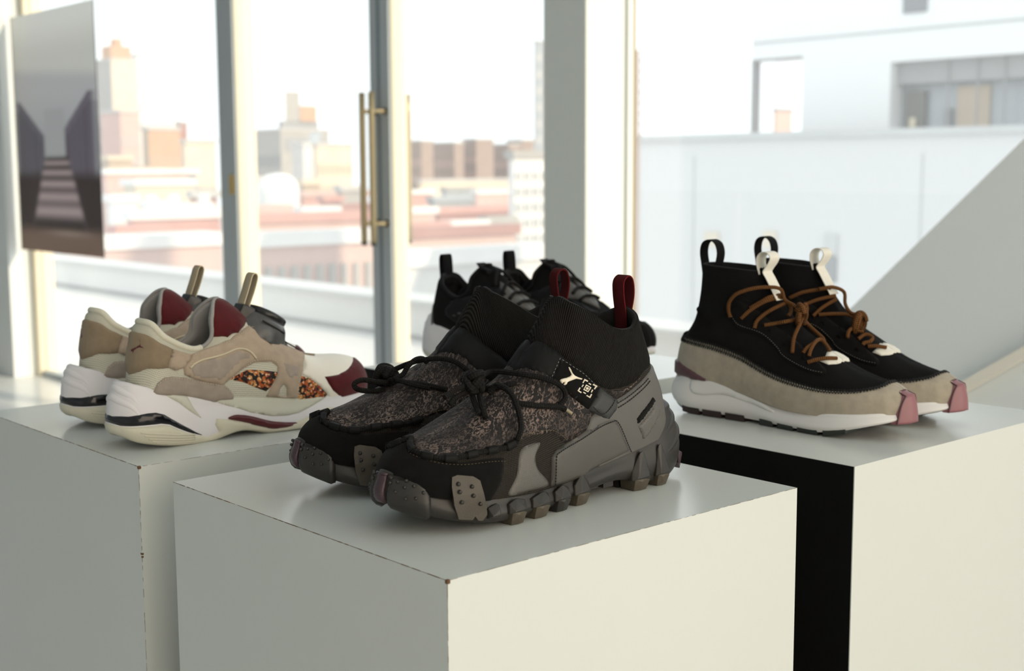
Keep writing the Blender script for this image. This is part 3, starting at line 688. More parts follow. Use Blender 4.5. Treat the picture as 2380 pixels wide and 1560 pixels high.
for xl_, xe_, xr_, yt_, d_, mt_, rf_, lb_ in (
    (255, 270, 322, 372, 160, 'tan', 'cream', 'small tan block just right of the poster edge'), (262, 275, 330, 470, 90, 'white', 'white', 'small white roof hut low beside the poster edge'),
    (330, 338, 392, 398, 140, 'orange', 'tan', 'small ochre block below the ochre brick block'), (392, 400, 470, 405, 135, 'slate', 'white', 'small slate block left of the dark red brick block'),
    (350, 356, 410, 486, 84, 'white', 'white', 'small white roof box in the middle of the left window'), (420, 428, 500, 492, 82, 'glassy', 'white', 'small blue grey roof box beside the grey window post'),
    (270, 285, 390, 552, 60, 'red', 'salmon', 'low red brick strip in the left window'), (705, 714, 752, 430, 125, 'tan', 'cream', 'small tan block touching the right of the white water tank'),
    (752, 760, 800, 470, 105, 'red', 'salmon', 'small red block below the cream gridded block'), (600, 612, 680, 496, 84, 'slate', 'pink', 'small slate roof below the white water tank'),
    (700, 712, 790, 500, 80, 'white', 'white', 'small white roof box below the salmon roofed block'), (795, 802, 858, 492, 86, 'pink', 'red', 'small pink block behind the lower end of the handles'),
    (945, 955, 1015, 498, 95, 'pink', 'white', 'small pink roof box right of the outer pale handle'), (1030, 1040, 1105, 444, 170, 'glassy', 'grey', 'small blue grey block before the long cream block'),
    (1100, 1110, 1192, 452, 160, 'pink', 'white', 'small pink block left of the white grid fronted block'), (1040, 1050, 1130, 535, 72, 'white', 'white', 'small white roof box above the black runners'),
    (1125, 1135, 1195, 524, 76, 'slate', 'grey', 'small slate roof box beside the white grid fronted block'), (950, 960, 1040, 540, 70, 'salmon', 'salmon', 'small salmon block low behind the outer pale handle')):
    building(xl_, xe_, xr_, yt_, d_, mt_, lb_, roof=rf_, wins=[('x', .8, 3.2, 4, 1, .4, .6, 'winp')])
# white neighbouring building, right
def rect_on_y(p, c, x0, x1, y0, y1, dep, name, mat, thick=.25):
    """thin box on the -Y face between two image columns / rows"""
    def pt(px, py): v = dirn(px, py); k = (c[1]+dep)/v[1]; return v[0]*k-c[0], CAM[2]+v[2]*k
    xa, za = pt(x0, y1); xb, zb2 = pt(x1, y0)
    return box(name, (xa, dep-thick/2, za+30), (xb, dep+thick/2, zb2+30), BM[mat], p)
Yb = 27.0
def on_y(px, py, Y): v = dirn(px, py); k = Y/v[1]; return v[0]*k, CAM[2]+v[2]*k
xl, zr = on_y(1475, 330, Yb); xr_, _ = on_y(2500, 318, Yb)
nb = empty('white_annex', (0, Yb, -30))
box('walls', (xl, 0, 0), (20, 2.6, zr+30), BM['panel'], nb); box('roof_edge', (xl-.1, -.12, zr+30), (20, 2.6, zr+30.16), BM['winp'], nb)
jx = [on_y(q, 500, Yb)[0] for q in (1612, 2140)]
for q in jx: box('panel_joint', (q-.02, -.02, 8), (q+.02, .01, zr+29.6), BM['winp'], nb)
for (a0, b0, a1, b1, mt) in ((1640, 540, 1672, 572, 'cream'), (1775, 538, 1806, 575, 'cream'), (1916, 545, 1948, 590, 'winp'), (1918, 596, 1946, 655, 'win')):
    xa, zb1 = on_y(a0, b1, Yb); xb, za1 = on_y(a1, b0, Yb); box('window', (xa, -.05, zb1+30), (xb, .08, za1+30), BM[mt], nb)
tag(nb, 'white panelled neighbouring wall with small windows behind the knit shoes', 'building', 'white neighbouring buildings')
Yc = 30.0
BM['panel2'] = bm_('white_house_panel', 'e2e4e6', .5, .01)
ub = empty('white_upper_house', (0, Yc, -30))
def seg(x0, z0, x1, z1, mt, name, d0=0.0, d1=1.2):
    xa = on_y(x0, 300, Yc)[0]; xb = on_y(x1, 300, Yc)[0]; return box(name, (xa, d0, z0+30), (xb, d1, z1+30), BM[mt], ub)
zl = lambda px, py: on_y(px, py, Yc)[1]
zU, zW, zS, zG = zl(1800, 135), zl(2066, 145), zl(2066, 300), zl(2066, 196); zR = zr-.5
seg(1744, zU, 2620, zU+6, 'panel2', 'upper_storey'); seg(1862, zR, 2066, zU, 'panel2', 'wall_panel'); seg(2066, zR, 2620, zS, 'panel2', 'window_sill')
if zW < zU: seg(2066, zW, 2620, zU, 'panel2', 'lintel')
seg(1744, zR, 1750, zU, 'soffit', 'corner_post', 0, .3); seg(1744, zU-.06, 1862, zU, 'soffit', 'soffit', .02, .3)
seg(1746, zl(1746, 104), 2620, zl(1746, 99), 'winp', 'storey_joint', -.03, .05)
zT = max(zW, zU) if zW < zU else zW
seg(2066, zG, 2620, zW, 'soffit', 'blind', .30, .40); seg(2066, zS, 2620, zW+.1, 'glassy', 'glazing', .6, .7); seg(2080, zS, 2124, zl(2066, 212), 'dark', 'dark_doorway', .45, .55)
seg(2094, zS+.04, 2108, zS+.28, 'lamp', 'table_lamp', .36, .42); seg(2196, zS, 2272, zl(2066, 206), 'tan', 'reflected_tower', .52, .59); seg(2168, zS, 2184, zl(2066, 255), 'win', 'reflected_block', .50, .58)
for q in (2186, 2254, 2318, 2376): seg(q-1.5, zS, q+1.5, zW, 'soffit', 'mullion', .25, .30)
seg(2092, zl(2120, 30), 2146, zl(2120, -40), 'win', 'window', -.05, .1)
tag(ub, 'white upper house with a long strip window and an open corner', 'building', 'white neighbouring buildings')
building(1790, 1793, 1830, 258, 260, 'pink', 'small pink tower seen through the open corner of the white house', roof='slate')
building(1560, 1625, 1640, 318, 280, 'grey', 'tiny roof hut on the skyline left of the open corner')
rp = empty('roof_mast', (*at(1479, 26), -30)); zt2 = zat(1479, 116, at(1479, 26))
tube('mast', [(0, 0, 0), (0, 0, zt2+30)], .035, BM['brown'], rp, 8)
for k in range(8): tube('rung', [(0, 0, zt2+29.8-k*.2), (.09, .04, zt2+29.8-k*.2)], .012, BM['brown'], rp, 6)
tag(rp, 'thin brown mast with short rungs right of the wide white column', 'mast')
# ---------------------------------------------------------------- shoe shapes (metres, x heel -> toe)
NET_RUN = [
 [(.019,0,.050),(.022,0,.070),(.025,0,.090),(.028,0,.107),(.031,0,.121),(.038,0,.1265)],
 [(.026,.020,.050),(.029,.021,.070),(.031,.020,.090),(.034,.019,.105),(.037,.018,.119),(.042,.015,.124)],
 [(.040,.030,.048),(.042,.031,.065),(.043,.030,.082),(.045,.028,.096),(.049,.026,.107),(.053,.023,.110)],
 [(.075,.031,.044),(.076,.033,.060),(.077,.033,.073),(.079,.031,.086),(.080,.029,.094),(.082,.026,.0965)],
 [(.105,.032,.038),(.107,.034,.056),(.108,.034,.072),(.109,.031,.088),(.108,.028,.099),(.103,.023,.105)],
 [(.135,.034,.036),(.136,.037,.054),(.136,.035,.074),(.134,.029,.096),(.125,.022,.116),(.108,.018,.128)],
 [(.158,.038,.034),(.158,.040,.051),(.157,.037,.071),(.153,.030,.092),(.144,.019,.117),(.126,0,.1435)],
 [(.180,.041,.032),(.180,.043,.048),(.179,.040,.066),(.176,.031,.085),(.171,.017,.105),(.163,0,.117)],
 [(.205,.0435,.030),(.205,.045,.045),(.205,.042,.059),(.203,.032,.075),(.200,.018,.087),(.196,0,.0925)],
 [(.235,.044,.029),(.235,.045,.042),(.235,.041,.054),(.233,.032,.065),(.230,.017,.0725),(.227,0,.075)],
 [(.268,.039,.030),(.268,.040,.042),(.267,.036,.053),(.264,.027,.0625),(.260,.014,.0695),(.255,0,.0715)],
 [(.294,.027,.031),(.294,.027,.043),(.291,.024,.054),(.286,.018,.062),(.280,.009,.068),(.272,0,.0705)],
 [(.309,0,.032),(.310,0,.042),(.306,0,.053),(.300,0,.0605),(.292,0,.066),(.280,0,.069)]]
NET_TRAIL = [
 [(.014,0,.045),(.023,0,.065),(.032,0,.088),(.039,0,.108),(.048,0,.131),(.055,0,.157)],
 [(.024,.022,.043),(.030,.024,.062),(.037,.025,.084),(.046,.024,.104),(.054,.023,.127),(.061,.020,.151)],
 [(.050,.034,.040),(.054,.036,.058),(.058,.035,.080),(.064,.033,.101),(.070,.031,.122),(.076,.029,.1425)],
 [(.090,.037,.034),(.090,.039,.053),(.090,.039,.076),(.091,.036,.100),(.094,.034,.121),(.098,.031,.1435)],
 [(.130,.038,.028),(.129,.041,.050),(.127,.040,.076),(.124,.035,.103),(.121,.031,.128),(.120,.026,.1565)],
 [(.162,.041,.022),(.160,.044,.046),(.156,.042,.072),(.149,.034,.100),(.141,.026,.132),(.1385,.0175,.1675)],
 [(.185,.044,.021),(.183,.0465,.044),(.179,.043,.070),(.171,.033,.096),(.158,.018,.130),(.1460,0,.1690)],
 [(.210,.047,.021),(.208,.048,.041),(.205,.044,.063),(.199,.034,.085),(.188,.019,.106),(.176,0,.123)],
 [(.235,.0475,.022),(.234,.048,.040),(.231,.044,.059),(.225,.035,.076),(.214,.019,.094),(.200,0,.104)],
 [(.262,.046,.024),(.262,.046,.040),(.259,.042,.056),(.253,.033,.070),(.242,.018,.082),(.226,0,.089)],
 [(.288,.039,.028),(.288,.039,.042),(.285,.035,.055),(.278,.027,.0645),(.266,.015,.0735),(.248,0,.080)],
 [(.309,.025,.033),(.309,.025,.045),(.305,.022,.0555),(.297,.017,.0635),(.284,.009,.070),(.265,0,.0755)],
 [(.320,0,.036),(.320,0,.047),(.316,0,.056),(.307,0,.063),(.293,0,.069),(.273,0,.0735)]]
NET_KNIT = [
 [(.004,0,.040),(.007,0,.060),(.016,0,.085),(.030,0,.110),(.037,0,.140),(.037,0,.171)],
 [(.016,.022,.040),(.018,.024,.060),(.024,.024,.083),(.038,.022,.108),(.044,.020,.139),(.045,.018,.171)],
 [(.045,.033,.040),(.046,.035,.058),(.050,.033,.080),(.056,.029,.106),(.062,.025,.138),(.062,.025,.170)],
 [(.080,.034,.038),(.080,.037,.056),(.080,.036,.077),(.081,.031,.104),(.082,.027,.136),(.083,.026,.169)],
 [(.115,.036,.032),(.114,.039,.051),(.112,.037,.072),(.107,.032,.100),(.102,.025,.135),(.100,.021,.1675)],
 [(.145,.039,.026),(.144,.042,.046),(.140,.038,.067),(.132,.030,.094),(.120,.018,.129),(.112,.011,.166)],
 [(.170,.042,.022),(.169,.044,.041),(.165,.039,.060),(.156,.029,.084),(.139,.015,.113),(.117,0,.1655)],
 [(.195,.044,.021),(.194,.045,.038),(.190,.040,.055),(.182,.030,.075),(.168,.016,.097),(.150,0,.116)],
 [(.220,.043,.021),(.220,.044,.037),(.216,.039,.051),(.208,.029,.067),(.196,.016,.083),(.180,0,.096)],
 [(.245,.039,.022),(.245,.040,.037),(.242,.035,.049),(.234,.026,.060),(.222,.014,.070),(.206,0,.080)],
 [(.268,.031,.024),(.268,.031,.038),(.267,.027,.047),(.259,.020,.0545),(.248,.011,.062),(.230,0,.068)],
 [(.288,.017,.026),(.288,.017,.038),(.284,.015,.0465),(.276,.011,.0535),(.265,.006,.059),(.248,0,.063)],
 [(.294,0,.027),(.294,0,.038),(.290,0,.0465),(.282,0,.053),(.271,0,.0575),(.256,0,.061)]]
def plan(L, hw):   # hw: heel, waist, ball half widths
    h, w, b = hw
    return [(0,0),(.004*L/.31,h*.42),(.014*L/.31,h*.76),(.034*L/.31,h*.97),(.062*L/.31,h*1.0),(.095*L/.31,w),(.13*L/.31,w*1.02),
            (.165*L/.31,(w+b)/2),(.2*L/.31,b*.97),(.225*L/.31,b),(.25*L/.31,b*.965),(.272*L/.31,b*.83),(.29*L/.31,b*.60),(.303*L/.31,b*.30),(L,0)]
SOLE_RUN = sole_net(plan(.312,(.0365,.0355,.0475)),
  ([0,.015,.05,.075,.105,.117,.133,.149,.165,.2,.23,.255,.275,.295,.314],[.016,.009,.002,.0002,.0015,.005,.008,.003,.0003,.0003,.004,.0105,.0155,.020,.025]),
  ([0,.01,.02,.034,.047,.071,.1,.127,.153,.182,.21,.235,.257,.275,.314],[.067,.066,.064,.060,.055,.0505,.043,.043,.041,.0365,.033,.033,.034,.036,.039]),
  [(0,-.006),(.04,-.001),(.2,lambda x:.002 if x<.06 else .001),(.4,.001),(.6,.0),(.8,lambda x:-.003 if x<.05 else -.002),(1.0,lambda x:-.008 if x<.05 else -.004),(1.0,-.014)])
SOLE_TRAIL = sole_net(plan(.327,(.0385,.0375,.0495)),
  ([0,.02,.035,.085,.1,.128,.145,.25,.27,.29,.31,.327],[.018,.009,.0052,.0050,.012,.0135,.0060,.0040,.0070,.0110,.0170,.026]),
  ([0,.03,.05,.069,.096,.122,.157,.185,.231,.254,.277,.29,.305,.327],[.068,.064,.057,.045,.0365,.0305,.0255,.024,.0245,.0265,.0295,.036,.044,.050]),
  [(0,-.007),(.06,-.001),(.3,.001),(.5,.0),(.7,lambda x:-.002 if x>.05 else -.003),(.85,lambda x:-.003 if x>.05 else -.007),(1.0,lambda x:-.004 if x>.05 else -.011),(1.0,-.016)])
SOLE_KNIT = sole_net(plan(.300,(.0365,.036,.047)),
  ([0,.01,.026,.04,.2,.221,.237,.265,.287,.300],[.017,.011,.006,.0045,.0035,.004,.007,.0135,.019,.023]),
  ([0,.021,.044,.069,.079,.092,.1,.11,.129,.153,.17,.187,.221,.251,.277,.300],[.048,.0465,.044,.042,.045,.0515,.0535,.051,.041,.029,.024,.0235,.025,.026,.029,.034]),
  [(0,-.006),(.06,-.001),(.25,.002),(.5,.001),(.75,lambda x:-.001 if x>.03 else -.003),(1.0,lambda x:-.003 if x>.03 else -.008),(1.0,-.014)])
# pose: x, y, yaw (degrees) of the heel end on the pedestal top
POSE = dict(run=(-1.263,.5775,90.), trail=(-.819,.917,-90.), knit=(-1.035,1.184,4.))
TR = {
 'trail_collar_edge': [(0.1675,0.625), (0.21,0.575), (0.2637,0.5425), (0.3037,0.5325), (0.335,0.565), (0.3925,0.67), (0.4663,0.745), (0.52,0.8325), (0.5513,0.9325)],
 'trail_strap_top': [(0.5513,0.9325), (0.52,0.8325), (0.4663,0.745), (0.3925,0.67), (0.3325,0.5475)],
 'trail_strap_bot': [(0.375,0.435), (0.4438,0.55), (0.5075,0.655), (0.5563,0.785), (0.61,0.945), (-0.6225,0.9625)],
 'trail_strap_seam': [(0.4875,0.7475), (0.5225,0.69)],
 'trail_tab': [(0.3325,0.5475), (0.285,0.455), (0.29,0.395), (0.31,0.34), (0.3275,0.36), (0.375,0.445)],
 'trail_tab_stitch': [(0.3325,0.5375), (0.3,0.4675), (0.3337,0.3875), (0.3725,0.46)],
 'trail_vamp_low': [(0.99,0.7), (0.9463,0.615), (0.8738,0.4825), (0.8213,0.4425), (0.7688,0.4625), (0.69,0.4375), (0.645,0.45), (0.595,0.445), (0.54,0.4025), (0.5,0.35), (0.465,0.2925), (0.3775,0.3275), (0.3625,0.4)],
 'trail_tri': [(0.3162,0.5425), (0.285,0.5175), (0.2475,0.5325), (0.1838,0.5925), (0.285,0.465)],
 'trail_saddle': [(0.5137,0.02), (0.5237,0.235), (0.5038,0.27), (0.3938,0.315), (0.31,0.3475), (0.2937,0.345), (0.2763,0.26), (0.2463,0.0375), (0.2988,0.01), (0.3875,0.0025)],
 'trail_counter_edge': [(0.3838,0.33), (0.3625,0.39), (0.2875,0.46), (0.2363,0.515), (0.1613,0.585)],
 'trail_counter_low': [(0.2063,0.0525), (0.2463,0.03), (0.2988,0), (0.3838,0.2975)],
 'trail_slot': [(0.2338,0.2975), (0.2175,0.335), (0.1663,0.405), (0.16,0.36), (0.2038,0.2925), (0.23,0.245)],
 'trail_textile': [(0.2288,0.2325), (0.205,0.28), (0.16,0.34), (0.1425,0.26), (0.1838,0.1625), (0.2125,0.08)],
 'trail_rand_top': [(-0.9812,0.68), (0.945,0.555), (0.8738,0.44), (0.8075,0.3975), (0.7412,0.3875), (0.6938,0.36), (0.6887,0.33), (0.6913,0.245), (0.7012,0.125), (0.72,0.03)],
 'trail_film': [(0.6325,0.3775), (0.5663,0.37), (0.5837,0.295), (0.5737,0.1875), (0.5225,0.035), (0.5988,0.0275), (0.6713,0.02), (0.6487,0.19)],
 'trail_lace_piping': [(-0.9888,0.695), (0.9413,0.565), (0.8838,0.4775), (0.835,0.44), (0.7975,0.45), (0.76,0.455), (0.7212,0.4475), (0.69,0.435), (0.65,0.4475)],
 'trail_toe_plate': [(1.0475,0.9075), (0.9587,0.9575), (0.8887,0.95), (0.8562,0.845), (0.8425,0.6925), (0.8425,0.4325), (0.8525,0.3225), (0.9038,0.34), (0.9738,0.435), (1.005,0.64)],
 'trail_toe_tip': [(1.0537,0.9), (1.0825,0.855), (1.0425,0.815), (1.0575,0.505), (1.0088,0.4275), (0.9775,0.43), (1.0025,0.6425)],
 'trail_feather': [(0.8388,0.57), (0.78,0.725), (0.6938,0.8375), (0.6013,0.83), (0.5225,0.7925), (0.45,0.705), (0.3775,0.685), (0.3262,0.785), (0.29,0.8025), (0.2125,0.8625)],
 'trail_groove1': [(0.3425,0.765), (0.31,0.6225), (0.2688,0.6825), (0.225,0.7225), (0.2038,0.8175)],
 'knit_rand_edge': [(0.085,0.4275), (0.1725,0.4325), (0.2475,0.43), (0.3337,0.4125), (0.3875,0.3775), (0.445,0.3525), (0.565,0.3525), (0.6713,0.3575), (0.7662,0.3975), (0.84,0.515), (0.9313,0.695)],
 'knit_eyestay': [(0.2875,0.7525), (0.3287,0.7875), (0.4,0.765), (0.5037,0.775), (0.5813,0.765), (0.63,0.71), (0.6787,0.65), (0.685,0.6), (0.67,0.54), (0.6225,0.52), (0.5675,0.525), (0.5125,0.545), (0.4938,0.58), (0.4413,0.6125), (0.3362,0.615), (0.2987,0.6575), (0.2837,0.7075)],
 'knit_heel_clip': [(0.0775,0.1475), (0.0962,0.1675), (0.17,0.1275), (0.23,0.025), (0.1625,0.01), (0.0912,0)],
 'knit_toe_cap': [(0.8888,0.3225), (0.9038,0.7625), (1.2063,0.895), (1.1963,0.885)],
 'knit_heel_pad': [(0.1012,0.665), (0.0812,0.625), (0.0762,0.51), (0.0938,0.44)],
 'run_counter': [(-0,0.24), (0.0563,0.27), (0.145,0.36), (0.1875,0.4175), (0.1963,0.73), (0.175,0.7475), (0.1338,0.7375), (0.0737,0.72), (0.0112,0.7275)],
 'run_tab': [(0.1963,0.735), (0.245,0.7325), (0.2375,0.59), (0.2238,0.46), (0.205,0.4), (0.1863,0.425)],
 'run_overlay': [(0.2238,0.46), (0.2375,0.6025), (0.245,0.74), (0.2812,0.86), (0.3312,0.8125), (0.39,0.6925), (0.4425,0.715), (0.5112,0.7825), (0.55,0.83), (0.5913,0.8475), (0.5962,0.7725), (0.5737,0.6825), (0.6525,0.78), (0.7025,0.805), (0.7688,0.9925), (0.6812,0.5675), (0.6525,0.3875), (0.635,0.185), (0.6338,0.05), (0.5837,0.0525), (0.5,0.075), (0.5225,0.21), (0.5537,0.34), (0.5662,0.435), (0.545,0.4775), (0.465,0.4425), (0.4012,0.37), (0.3588,0.28), (0.3375,0.2075), (0.2863,0.255), (0.2425,0.325), (0.2275,0.36)],
 'run_overlay_in': [(0.2375,0.4725), (0.2525,0.55), (0.285,0.605), (0.3725,0.5875), (0.4163,0.5625), (0.4513,0.53), (0.47,0.4775), (0.4037,0.4325), (0.3588,0.355), (0.3362,0.2775), (0.285,0.2975), (0.245,0.35)],
 'run_overlay_hole': [(0.5537,0.0875), (0.5587,0.18), (0.5775,0.2425), (0.5875,0.2), (0.59,0.0675)],
 'run_strut_in': [(0.5875,0.4925), (0.625,0.495), (0.6538,0.475), (0.6362,0.34), (0.6075,0.3075), (0.5875,0.335)],
 'run_lower_suede': [(0.1338,0.08), (0.1512,0.2075), (0.175,0.285), (0.195,0.31), (0.225,0.3175), (0.2775,0.275), (0.3412,0.2275), (0.36,0.1725), (0.3775,0.0875), (0.3762,0.04), (0.3175,0.01), (0.2412,0.0525)],
 'run_leopard_mid': [(0.3588,0.28), (0.385,0.325), (0.4213,0.365), (0.5088,0.37), (0.5625,0.3725), (0.5425,0.26), (0.4988,0.14), (0.45,0.1825), (0.4075,0.235)],
 'run_leopard_fore': [(0.6487,0.375), (0.6837,0.35), (0.715,0.23), (0.7412,0.085), (0.7338,0.02), (0.7025,0), (0.6287,0), (0.6325,0.185)],
 'run_toe_cap': [(0.7375,0.385), (0.7875,0.4075), (0.8375,0.4825), (0.8925,0.5875), (0.9325,0.7775)],
 'run_toe_cap_low': [(0.7375,0.385), (0.745,0.2625), (0.76,0.135), (0.7875,0)],
 'run_toe_top': [(0.7125,0.6775), (0.7087,0.5175), (0.7388,0.3925)],
 'run_tongue': [(0.48,0.9525), (0.4425,1), (0.4137,1), (0.385,1), (0.3425,0.9875), (0.38,0.7225), (0.4313,0.705), (0.495,0.7725), (0.5463,0.87), (0.51,0.89)],
 'run_lining_edge': [(0.3425,0.9875), (0.38,0.7225), (0.32,0.8225), (0.2737,0.97), (0.31,0.95)],
 'run_band_top': [(-0.0125,0.485), (0.0275,0.4775), (0.115,0.5225), (0.185,0.5975), (0.21,0.6175), (0.2338,0.6075), (0.2625,0.545), (0.2975,0.4575), (0.3287,0.36)],
 'run_band_bot': [(-0.0025,0.3925), (0.0762,0.39), (0.1562,0.4425), (0.2238,0.495), (0.2462,0.495), (0.2963,0.4075), (0.33,0.3475)],
 'run_pod': [(0.2388,0.8325), (0.27,0.8575), (0.3,0.8675), (0.3125,0.745), (0.33,0.5925), (0.3037,0.6775), (0.2787,0.7675)],
 'run_maroon': [(0.3937,0.52), (0.4087,0.5525), (0.43,0.525), (0.4762,0.4675), (0.5225,0.4275), (0.55,0.4), (0.5288,0.3325), (0.4925,0.3175), (0.455,0.34), (0.4237,0.41)],
 'run_swoop': [(0.3063,0.8825), (0.3387,0.865), (0.3712,0.815), (0.4012,0.715), (0.4463,0.57), (0.4925,0.5375), (0.53,0.545), (0.5562,0.585), (0.5988,0.6975), (0.655,0.8375), (0.7125,0.9775)],
 'run_white_low': [(0.335,0.34), (0.3588,0.29), (0.3725,0.3575), (0.3612,0.4875), (0.3625,0.58), (0.3987,0.5175), (0.4313,0.53), (0.48,0.47), (0.5225,0.4275), (0.5513,0.4), (0.5862,0.495), (0.6225,0.6025), (0.6713,0.69), (0.7125,0.5675), (0.77,0.5775)],
 'run_toe_peak': [(0.6963,0.965), (0.7438,0.9825), (0.7275,0.7675), (0.7562,0.745)],
 'logo_cat': [(0.45625,0.7), (0.45125,0.6975), (0.445,0.6825), (0.44,0.6675), (0.43125,0.655), (0.4175,0.6425), (0.40125,0.63), (0.40375,0.625), (0.425,0.6375), (0.43875,0.635), (0.455,0.6325), (0.4625,0.63), (0.465,0.6225), (0.4725,0.62), (0.4775,0.6275), (0.4725,0.6325), (0.47875,0.6375), (0.48125,0.6325), (0.4875,0.64), (0.49125,0.6525), (0.4875,0.655), (0.46625,0.6525), (0.45125,0.655), (0.445,0.6625), (0.4475,0.6725), (0.45375,0.6875)],
 'emblem_0': [(0.3925,0.625), (0.37875,0.6075), (0.38125,0.6025), (0.39125,0.615), (0.3975,0.6025), (0.40125,0.6075)],
 'emblem_1': [(0.34625,0.5625), (0.36,0.58), (0.3625,0.575), (0.3525,0.5625), (0.35875,0.55), (0.355,0.545)],
 'emblem_2': [(0.42125,0.5725), (0.4075,0.5525), (0.405,0.5575), (0.415,0.57), (0.40875,0.5825), (0.4125,0.5875)],
 'emblem_3': [(0.37375,0.505), (0.38875,0.5275), (0.385,0.53), (0.37625,0.515), (0.37,0.5275), (0.36625,0.5225)],
 'emblem_4': [(0.37625,0.595), (0.3675,0.5825), (0.36875,0.5775), (0.3775,0.59)],
 'emblem_5': [(0.3975,0.555), (0.38875,0.5425), (0.39,0.5375), (0.4,0.5525)],
 'emblem_6': [(0.4,0.5975), (0.39625,0.5925), (0.4025,0.5825), (0.405,0.5875)],
 'emblem_7': [(0.365,0.55), (0.36125,0.545), (0.3675,0.5325), (0.37,0.5375)],
 'emblem_8': [(0.38,0.5425), (0.39875,0.5675), (0.39375,0.5675), (0.38125,0.55)],
 'emblem_9': [(0.39875,0.5675), (0.38625,0.59), (0.385,0.5825), (0.39375,0.5675)],
 'emblem_10': [(0.38625,0.59), (0.3675,0.5625), (0.3725,0.565), (0.385,0.5825)],
 'emblem_11': [(0.3675,0.5625), (0.38,0.5425), (0.38125,0.55), (0.3725,0.565)],
 'emblem_12': [(0.37875,0.56), (0.38125,0.5575), (0.38625,0.56), (0.38875,0.5675), (0.3875,0.5725), (0.385,0.575), (0.38,0.57), (0.3775,0.565)],
}
